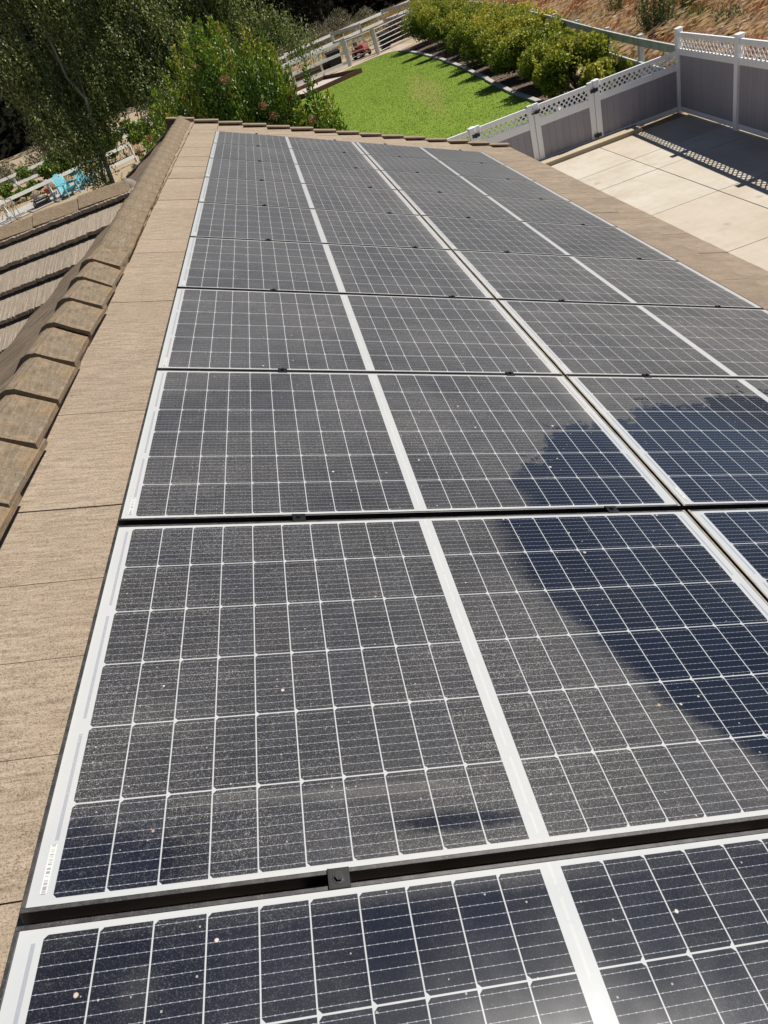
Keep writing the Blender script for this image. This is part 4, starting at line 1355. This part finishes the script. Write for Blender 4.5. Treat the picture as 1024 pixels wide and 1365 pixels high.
# sand pit framed with boards
M_BOARD = simple("brown_board", (0.115, 0.050, 0.034), 0.75, 0.25, 0.25, 6, stretch=(1, 1, 4))
M_SAND = simple("pale_sand", (0.52, 0.46, 0.40), 0.95, 0.1, 0.1, 12, 0.4, 50)
r = empty("sand_pit", (6.49, 47.51, 0), "low brown board frame filled with pale sand on the lawn edge", "sand pit")
a1 = Vector((-.915, -.405, 0)); a2 = Vector((-.45, .893, 0))
c0 = Vector((0, 0, 0)); c1_ = a1 * 4.2; c2_ = a1 * 4.2 + a2 * 4.4; c3_ = a2 * 4.4
for p, q in ((c0, c1_), (c1_, c2_), (c2_, c3_), (c3_, c0)):
    m = MB(); m.bar(p + Vector((0, 0, .13)), q + Vector((0, 0, .13)), .07, .25); m.build("board", M_BOARD, r, bevel=0.006)
m = MB()
m.add([c0 + Vector((0, 0, .05)), c1_ + Vector((0, 0, .05)), c2_ + Vector((0, 0, .05)), c3_ + Vector((0, 0, .05))], [(0, 1, 2, 3)])
m.build("sand", M_SAND, r)

# ------------------------------------------------------------------ things behind the pipe gates
M_RED = simple("red_paint", (0.42, 0.045, 0.035), 0.45, 0.45, 0.15, 8)
M_PINK = simple("faded_red_plastic", (0.55, 0.22, 0.18), 0.6, 0.3, 0.1, 8)
M_BLACK = simple("black_plastic", (0.012, 0.012, 0.013), 0.5, 0.4, 0.2, 10)
M_TYRE = simple("rubber", (0.018, 0.018, 0.018), 0.85, 0.2, 0.2, 20)
M_STEEL = simple("tool_steel", (0.30, 0.30, 0.31), 0.45, 0.5, 0.15, 12, metal=0.5)
def wheel(mb_t, c, r, w_, axis=Vector((1, 0, 0)), mi=0):
    n = 18; rings = []
    vs = []; fs = []
    x = axis.normalized(); y_ = x.cross(Vector((0, 0, 1))).normalized(); z_ = Vector((0, 0, 1))
    prof = [(r * .62, -w_ / 2), (r * .93, -w_ / 2), (r, -w_ / 4), (r, w_ / 4), (r * .93, w_ / 2), (r * .62, w_ / 2)]
    for k in range(n):
        a = 2 * math.pi * k / n
        for (q, o) in prof: vs.append(Vector(c) + x * o + (y_ * math.cos(a) + z_ * math.sin(a)) * q)
    K = len(prof)
    for k in range(n):
        k2 = (k + 1) % n
        for j in range(K):
            j2 = (j + 1) % K
            fs.append((k * K + j, k2 * K + j, k2 * K + j2, k * K + j2))
    mb_t.add(vs, fs, mi)
# red ride-on mower
r = empty("mower", (8.0, 57.0, 0), "red ride-on mower with black seat parked behind the left pipe gate", "mower", rot=(0, 0, 0.5))
m = MB()
m.hexa([(-.42, -.75, .38), (.42, -.75, .38), (.38, .1, .38), (-.38, .1, .38), (-.34, -.70, .92), (.34, -.70, .92), (.36, .05, 1.0), (-.36, .05, 1.0)])
m.hexa([(-.5, .1, .34), (.5, .1, .34), (.5, .95, .34), (-.5, .95, .34), (-.46, .15, .62), (.46, .15, .62), (.46, .9, .70), (-.46, .9, .70)])
m.build("body", M_RED, r, bevel=0.05)
r.scale = (0.74, 0.74, 0.80)
m = MB(); m.box(-.30, .30, -.78, -.751, .50, .85); m.build("grille", M_PINK, r, bevel=0.01)
m = MB(); m.hexa([(-.24, .35, .70), (.24, .35, .70), (.24, .80, .72), (-.24, .80, .72), (-.24, .35, .80), (.24, .35, .80), (.24, .80, .82), (-.24, .80, .82)])
m.hexa([(-.24, .74, .82), (.24, .74, .82), (.24, .84, .82), (-.24, .84, .82), (-.22, .82, 1.22), (.22, .82, 1.22), (.22, .90, 1.22), (-.22, .90, 1.22)])
m.build("seat", M_BLACK, r, bevel=0.03)
m = MB(); m.tube([(0, .0, .9), (0, .18, 1.12)], .02, 7)
m.tube([(.17 * math.cos(a * .5236), .18 + .07 * math.sin(a * .5236), 1.12 + .15 * math.sin(a * .5236)) for a in range(13)], .016, 6, cap=False)
m.build("steering_wheel", M_BLACK, r)
for (wx_, wy, wr, ww) in ((-.48, -.5, .22, .17), (.48, -.5, .22, .17), (-.52, .62, .30, .24), (.52, .62, .30, .24)):
    m = MB(); wheel(m, (wx_, wy, wr), wr, ww); o = m.build("wheel", M_TYRE, r, smooth=True)
    h = MB(); h.tube([(wx_ - ww * .42, wy, wr), (wx_ + ww * .42, wy, wr)], wr * .60, 14); h.build("rim", M_STEEL, o)
m = MB(); m.box(-.55, .55, -.28, .22, .14, .30); m.build("mower_deck", M_BLACK, r, bevel=0.04)
# black bins
def bin_(x, y, h, wd, label):
    r = empty("bin", (x, y, 0), label, "bin")
    m = MB(); m.hexa([(-wd * .42, -wd * .42, .04), (wd * .42, -wd * .42, .04), (wd * .42, wd * .42, .04), (-wd * .42, wd * .42, .04), (-wd * .5, -wd * .5, h), (wd * .5, -wd * .5, h), (wd * .5, wd * .5, h), (-wd * .5, wd * .5, h)])
    m.build("bin_body", M_BLACK, r, bevel=0.03)
    m = MB(); m.hexa([(-wd * .54, -wd * .54, h + .002), (wd * .54, -wd * .54, h + .002), (wd * .54, wd * .54, h + .002), (-wd * .54, wd * .54, h + .002), (-wd * .45, -wd * .45, h + .08), (wd * .45, -wd * .45, h + .08), (wd * .45, wd * .45, h + .10), (-wd * .45, wd * .45, h + .10)])
    m.build("lid", M_BLACK, r, bevel=0.02)
    m = MB(); wheel(m, (-wd * .4, wd * .48, .10), .10, .05); wheel(m, (wd * .4, wd * .48, .10), .10, .05); m.build("wheel", M_TYRE, r)
bin_(5.9, 56.6, 0.95, 1.0, "big black bin seen through the white rails left of the thick gate post")
bin_(9.6, 56.0, 0.90, 0.7, "black bin just right of the slim gate post")
# heap of brown prunings
r = empty("brush_heap", (11.2, 59.3, 0), "heap of brown branches behind the right pipe gate", "brush heap")
m = MB()
for i in range(260):
    p = in_ball(1, .6)[0] * np.array([1.5, 1.1, 1.2]); p[2] = abs(p[2]) * (1.15 - .25 * abs(p[0]))
    d = unit(RNG.normal(size=(1, 3)) * [1, 1, .45])[0] * RNG.uniform(.3, .8)
    m.tube([p - d, p + RNG.normal(size=3) * .05, p + d], [.028, .022, .012], 5)
m.build("branches", simple("dry_branch", (0.15, 0.095, 0.065), .9, .1, .3, 12), r)
P = in_ball(2600, .55) * np.array([1.6, 1.2, 1.25]); P[:, 2] = np.abs(P[:, 2]) + .05
leaves("dry_leaves", P, RNG.normal(size=P.shape), .12, .06, RNG.uniform(0, .6, len(P)), LM_DRYF if False else leaf_mat("brown_leaf", [(0, (.035, .02, .013)), (1, (.16, .085, .055))], .8, .2, .1), r)
# timber pile behind the three rail fence
r = empty("timber_pile", (4.3, 56.2, 0), "low dark timber pile behind the white three rail fence", "timber")
for i in range(7):
    m = MB(); m.bar((-1.9 + .1 * i, -.4 + .13 * i, .12 + .16 * (i % 3)), (2.0 - .12 * i, .35 + .12 * i, .12 + .16 * (i % 3)), .18, .13); m.build("beam", M_BARKD if i % 2 else simple("beam_wood%d" % i, (.19, .12, .08), .85, .15, .2, 5), r)

# ------------------------------------------------------------------ turquoise chairs
M_TURQ = simple("turquoise_plastic", (0.14, 0.48, 0.58), 0.5, 0.4, 0.08, 5)
def adirondack(x, y, rz, label, s=1.0):
    r = empty("garden_chair", (x, y, 0), label, "chair", "turquoise garden chairs", rot=(0, 0, rz))
    r.scale = (s, s, s)
    # faces -y; seat slopes down to the back (+y)
    m = MB()
    for i in range(5):
        a = -0.36 + i * 0.165
        m.hexa([(-.27, a, .385 - .05 * i), (.27, a, .385 - .05 * i), (.27, a + .14, .345 - .05 * i), (-.27, a + .14, .345 - .05 * i),
                (-.27, a, .405 - .05 * i), (.27, a, .405 - .05 * i), (.27, a + .14, .365 - .05 * i), (-.27, a + .14, .365 - .05 * i)])
    m.build("seat", M_TURQ, r, bevel=0.006)
    m = MB()
    for i, t in enumerate(np.linspace(-1, 1, 7)):
        top = 1.02 - .17 * t * t
        x0, x1 = t * .20, t * .27
        hw0, hw1 = .030, .038
        yb, yt = .36 - .03 * t * t, .36 + .30 - .02 * t * t
        zb = .18
        m.hexa([(x0 - hw0, yb, zb), (x0 + hw0, yb, zb), (x0 + hw0, yb + .02, zb), (x0 - hw0, yb + .02, zb),
                (x1 - hw1, yt, top), (x1 + hw1, yt, top), (x1 + hw1, yt + .02, top), (x1 - hw1, yt + .02, top)])
    m.box(-.27, .27, .475, .50, .52, .59)
    m.build("backrest", M_TURQ, r, bevel=0.006)
    for sx in (-1, 1):
        m = MB()
        m.hexa([(sx * .33 - .075, -.44, .575), (sx * .33 + .075, -.44, .575), (sx * .33 + .05, .50, .555), (sx * .33 - .05, .50, .555),
                (sx * .33 - .075, -.44, .60), (sx * .33 + .075, -.44, .60), (sx * .33 + .05, .50, .58), (sx * .33 - .05, .50, .58)])
        m.build("armrest", M_TURQ, r, bevel=0.008)
        m = MB(); m.hexa([(sx * .31 - .02, -.42, 0), (sx * .31 + .02, -.42, 0), (sx * .31 + .02, -.30, 0), (sx * .31 - .02, -.30, 0), (sx * .31 - .02, -.38, .575), (sx * .31 + .02, -.38, .575), (sx * .31 + .02, -.24, .575), (sx * .31 - .02, -.24, .575)])
        m.build("leg", M_TURQ, r)
        m = MB(); m.bar((sx * .285, -.30, .36), (sx * .285, .58, .04), .035, .10)
        m.bar((sx * .31, .44, .555), (sx * .30, .56, 0.0), .035, .07)
        m.build("leg", M_TURQ, r)
adirondack(-11.75, 43.1, math.radians(38), "turquoise slatted garden chair in full view in front of the white fence", 1.18)
adirondack(-11.0, 44.3, math.radians(28), "turquoise garden chair half hidden by the hanging dark branches", 1.0)

# concrete pavers and small yard things at the far left
pm = MB()
for i in range(5):
    for j in range(2):
        X = -19.2 + i * 1.75 + j * .3; Y = 39.2 + i * 1.02 + j * 1.5
        u = Vector((.86, .5, 0)); v_ = Vector((-.5, .86, 0)); o = Vector((X, Y, .02))
        pm.hexa([o, o + u * 1.9, o + u * 1.9 + v_ * 1.5, o + v_ * 1.5] + [q + Vector((0, 0, .04)) for q in (o, o + u * 1.9, o + u * 1.9 + v_ * 1.5, o + v_ * 1.5)])
tag(pm.build("patio", simple("paver", (.42, .40, .36), .9, .15, .12, 3)), kind='structure')
r = empty("wire_gate", (-14.9, 42.0, 0), "small pale wire gate standing open left of the chairs", "gate", rot=(0, 0, -0.9))
m = MB()
for a, b in (((0, 0, 0), (0, 0, 1.2)), ((1.0, 0, .1), (1.0, 0, 1.1)), ((0, 0, 1.1), (1.0, 0, 1.1)), ((0, 0, .1), (1.0, 0, .1)), ((0, 0, .1), (1.0, 0, 1.1))): m.tube([a, b], .028, 6)
m.build("gate_frame", M_PIPE, r)
r = empty("crate", (-13.55, 43.25, 0), "black open crate on the paving left of the turquoise chair", "crate", rot=(0, 0, .55))
m = MB()
for z in (.06, .20, .34):
    m.box(-.42, .42, -.30, -.28, z, z + .10); m.box(-.42, .42, .28, .30, z, z + .10); m.box(-.42, -.40, -.28, .28, z, z + .10); m.box(.40, .42, -.28, .28, z, z + .10)
m.box(-.40, .40, -.28, .28, .02, .05)
m.build("slats", M_BLACK, r)
for sx in (-.41, .41):
    for sy in (-.29, .29):
        m = MB(); m.box(sx - .03, sx + .03, sy - .03, sy + .03, 0, .46); m.build("corner_post", M_BLACK, r)
r = empty("garden_stake", (-16.6, 50.6, 0), "thin dark stake leaning before the grape vines at the left", "stake")
m = MB(); m.tube([(.25, 0, 0), (-.25, 0, 1.0), (-.7, 0, 1.9)], .028, 6); m.build("stake_rod", M_BARKD, r)
for (x, y, c, lab) in ((-13.9, 46.6, M_RED, "small red pot behind the white fence rails"), (-14.6, 46.0, M_STEEL, "grey bucket behind the white fence rails, left of the red pot")):
    r = empty("plant_pot", (x, y, 0), lab, "pot")
    m = MB(); m.tube([(0, 0, 0), (0, 0, .40)], [.16, .23], 14); m.build("pot_body", c, r)
    m = MB(); m.tube([(0, 0, .40), (0, 0, .46)], [.26, .26], 14); m.build("pot_rim", c, r)

# vines
def vine(x, y, r_, h, label, n=3600):
    r_ *= 1.35; h *= 1.2
    root = empty("grape_vine", (x, y, 0), label, "vine", "bright green vines between the white fences")
    t = MB(); t.tube(wander((0, 0, 0), (.1, 0, h * .7), 4, .3), [.05, .045, .04, .03, .02], 6); t.build("stem", M_BARKD, root)
    P = []; 
    for i in range(9):
        c = np.array([RNG.uniform(-1, 1) * r_, RNG.uniform(-.35, .35) * r_, h * RNG.uniform(.3, .9)])
        P.append(c + in_ball(n // 9, .45) * np.array([.5, .38, .36]) * r_ * .7)
    P = np.vstack(P); P[:, 2] = np.maximum(P[:, 2], .05)
    leaves("foliage", P, RNG.normal(size=P.shape) + [0, 0, .3], .15, .13, RNG.normal(.55, .24, len(P)), LM_VINE, root)
VS = [(-16.4, 49.6, .8, 1.0, "sparse young vine behind the leaning stake"), (-14.4, 50.2, 1.1, 1.35, "leafy vine above the left turquoise chair"),
      (-12.0, 50.6, 1.3, 1.7, "large bright vine left of the hanging dark branches"), (-9.6, 51.5, 1.2, 1.6, "bright vine seen right of the hanging dark branches"),
      (-7.2, 51.8, 1.3, 1.6, "vine nearest the orange flowered photinia")]
for v_ in VS: vine(*v_)

# sage brush
def sage(x, y, r_, h, label, n=2600):
    root = empty("sage_bush", (x, y, 0), label, "bush", "grey sage bushes beyond the outer fence")
    t = MB()
    for k in range(6):
        a = RNG.uniform(0, 6.28); t.tube(wander((0, 0, 0), (r_ * .6 * math.cos(a), r_ * .6 * math.sin(a), h * .7), 3, .3), [.04, .03, .02, .01], 5)
    t.build("stem", M_BARKD, root)
    P = in_ball(n, .40) * np.array([r_, r_, h * .9]); P[:, 2] = np.abs(P[:, 2]) + .05
    P += 0.12 * r_ * np.sin(P[:, [1, 2, 0]] * 4 / r_)
    leaves("foliage", P, unit(P) + RNG.normal(size=P.shape) * .5, .26, .07, RNG.uniform(0, 1, n), LM_SAGE, root)
SG = [(-27, 60, 2.2, 2.2, "sage bush at the left photo edge above the outer fence"), (-21.5, 61.5, 2.0, 1.9, "low sage bush second from the left photo edge"), (-18.3, 64.0, 2.3, 2.4, "rounded sage bush above the leaning stake"),
      (-14.6, 66.0, 2.4, 2.9, "tallest sage bush left of the hanging branches"), (3.6, 74.5, 2.2, 2.2, "sage bush just above the left end of the outer fence, beside the photinia tips"),
      (6.6, 79.0, 2.3, 2.4, "middle sage bush under the black tree gap"), (9.4, 83, 2.2, 2.8, "tall grey sage bush left of the dry grass bank"), (12.6, 87, 2.0, 1.8, "small sage bush fading into the dry grass bank")]
for s_ in SG: sage(*s_)

# ------------------------------------------------------------------ meadow grass (stuff)
def tufts(name, X, Y, h, wd, tint, mat, lean=(0.55, -0.25), label=None, cat=None):
    n = len(X)
    hh = h * RNG.uniform(.55, 1.25, n)
    A = np.c_[RNG.normal(lean[0], .38, n), RNG.normal(lean[1], .38, n), np.ones(n)]
    P = np.c_[X, Y, hh * .45]
    o = leaves(name, P, A, hh, wd, tint, mat)
    return tag(o, label, cat, kind='stuff')
def meadow_xy(n):
    X = RNG.uniform(9.6, 40, n * 3); Y = 8 + RNG.uniform(0, 1, n * 3) ** 1.25 * 70
    gx = np.interp(Y, [g_[1] for g_ in GF], [g_[0] for g_ in GF])
    gx = np.where(Y < 16, 9.75, gx + .35)
    k = (X > gx) & (X < gx + 7 + Y * .42)
    return X[k][:n], Y[k][:n]
X, Y = meadow_xy(110000)
clump = np.sin(X * 1.9 + np.sin(Y * 1.3) * 1.5) * np.sin(Y * 1.25 + np.cos(X * .9)) * .22
tufts("dry_meadow_grass", X, Y, .55, .028, RNG.normal(.44, .22, len(X)) + clump, LM_HAY, label="tall rust coloured dry meadow grass", cat="grass")
X, Y = meadow_xy(110000)
k = (np.sin(X * 1.9 + np.sin(Y * 1.3) * 1.5) * np.sin(Y * 1.25 + np.cos(X * .9)) + RNG.normal(size=len(X)) * .3) > .02
X, Y = X[k], Y[k]
n = len(X)
P = np.c_[X, Y, RNG.uniform(.42, .66, n)]
o = leaves("grass_seed_heads", P, np.c_[np.full(n, .9), np.full(n, -.5), RNG.uniform(.1, .7, n)], .22, .05, RNG.normal(.95, .1, n), LM_HAY)
tag(o, "pale feathery seed heads over the dry meadow", "grass", kind='stuff')
# straw coloured bank and paddock
n = 14000
X = RNG.uniform(2, 30, n); Y = RNG.uniform(72, 104, n); k = X > 2 + (Y - 72) * .28
tufts("straw_bank", X[k], Y[k], .55, .09, RNG.uniform(0, 1, k.sum()), LM_STRAW, label="straw coloured dry grass on the far bank", cat="grass")
n = 9000
X = RNG.uniform(-24, 12, n); Y = 47 + (X + 15) * .55 + RNG.uniform(1.5, 13, n); k = (Y > 44)
tufts("paddock_straw", X[k], Y[k], .22, .05, RNG.uniform(0, 1, k.sum()), LM_STRAW, label="short dry straw between the white fences", cat="grass")
# green weeds by the grey fence
n = 4200
t = RNG.uniform(0, 1, n); Y = 16.5 + t * 24; X = np.interp(Y, [g_[1] for g_ in GF], [g_[0] for g_ in GF]) + .25 + np.abs(RNG.normal(0, .55, n))
k = (np.sin(Y * 1.7) + RNG.normal(size=n) * .5) > -.1
tufts("green_weeds", X[k], Y[k], .55, .05, RNG.uniform(.3, 1, k.sum()), LM_WEED, lean=(.1, 0), label="green weeds growing along the grey rail fence", cat="weeds")
for (wx0, wy0, wr0, wn0, wl) in ((14.2, 24.6, 1.1, 500, "patch of green weeds in the meadow behind the corner post"), (13.4, 32, 1.3, 700, "patch of green weeds above the middle of the grey fence")):
    q = in_ball(wn0, .5) * wr0
    tufts("weed_patch", wx0 + q[:, 0], wy0 + q[:, 1] * 1.5, .6, .05, RNG.uniform(.2, 1, wn0), LM_WEED, lean=(.1, 0), label=wl, cat="weeds")
def weed_bush(x, y, h, r_, label, n=1700, ns=26):
    root = empty("weed_bush", (x, y, 0), label, "bush", "tall green weeds standing in the dry meadow")
    st = MB(); P = []; A = []; TT = []
    for i in range(ns):
        a = RNG.uniform(0, 6.28); q = r_ * math.sqrt(RNG.uniform(0, 1))
        b = np.array([q * math.cos(a), q * math.sin(a), h * RNG.uniform(.6, 1.05)])
        pts = np.array(wander((b[0] * .4, b[1] * .4, 0), b, 4, .15))
        st.tube([tuple(p) for p in pts], [.012, .010, .008, .006, .004], 4)
        k = n // ns; f = RNG.uniform(.4, 4, k); i0 = np.minimum(f.astype(int), 3)
        C = pts[i0] + (pts[np.minimum(i0 + 1, 4)] - pts[i0]) * (f - i0)[:, None]
        P.append(C + RNG.normal(size=(k, 3)) * .07); A.append(RNG.normal(size=(k, 3)) + [0, 0, 1.2]); TT.append(np.full(k, RNG.uniform(.1, .75)) + RNG.normal(size=k) * .15)
    st.build("stem", M_BARKD, root)
    leaves("foliage", np.vstack(P), np.vstack(A), .10, .032, np.concatenate(TT), LM_WEED, root)
weed_bush(13.0, 23.6, 1.75, .75, "tall green weed bush standing just left of the white corner post", 3400, 44)
weed_bush(15.6, 26.5, 1.4, .55, "dark green weed clump at the top edge, right of the corner post")
weed_bush(13.6, 20.6, .9, .45, "low bluish weed clump behind the lattice next to the corner post", 900, 16)
weed_bush(14.8, 30.6, 1.7, .5, "thin upright weed above the curving grey fence", 1100, 14)
weed_bush(17.6, 27.5, 1.1, .7, "weed clump near the right top corner of the photo")

# lawn blades (stuff)
n = 90000
X = RNG.uniform(2, 10, n); Y = 16 + RNG.uniform(0, 1, n) ** 1.2 * 37
bx = np.interp(Y, [b[1] for b in BORDER], [b[0] for b in BORDER])
k = (X < bx - .05) & ~((X < 7) & (Y > 45.2) & (Y - 47.5 > (X - 6.5) * .44 - .3) & (X < 6.4))
X, Y = X[k], Y[k]
tufts("lawn_grass", X, Y, .045, .018, RNG.normal(.5, .16, len(X)), LM_GRASS, lean=(.2, .1), label="short mown green grass of the lawn", cat="grass")
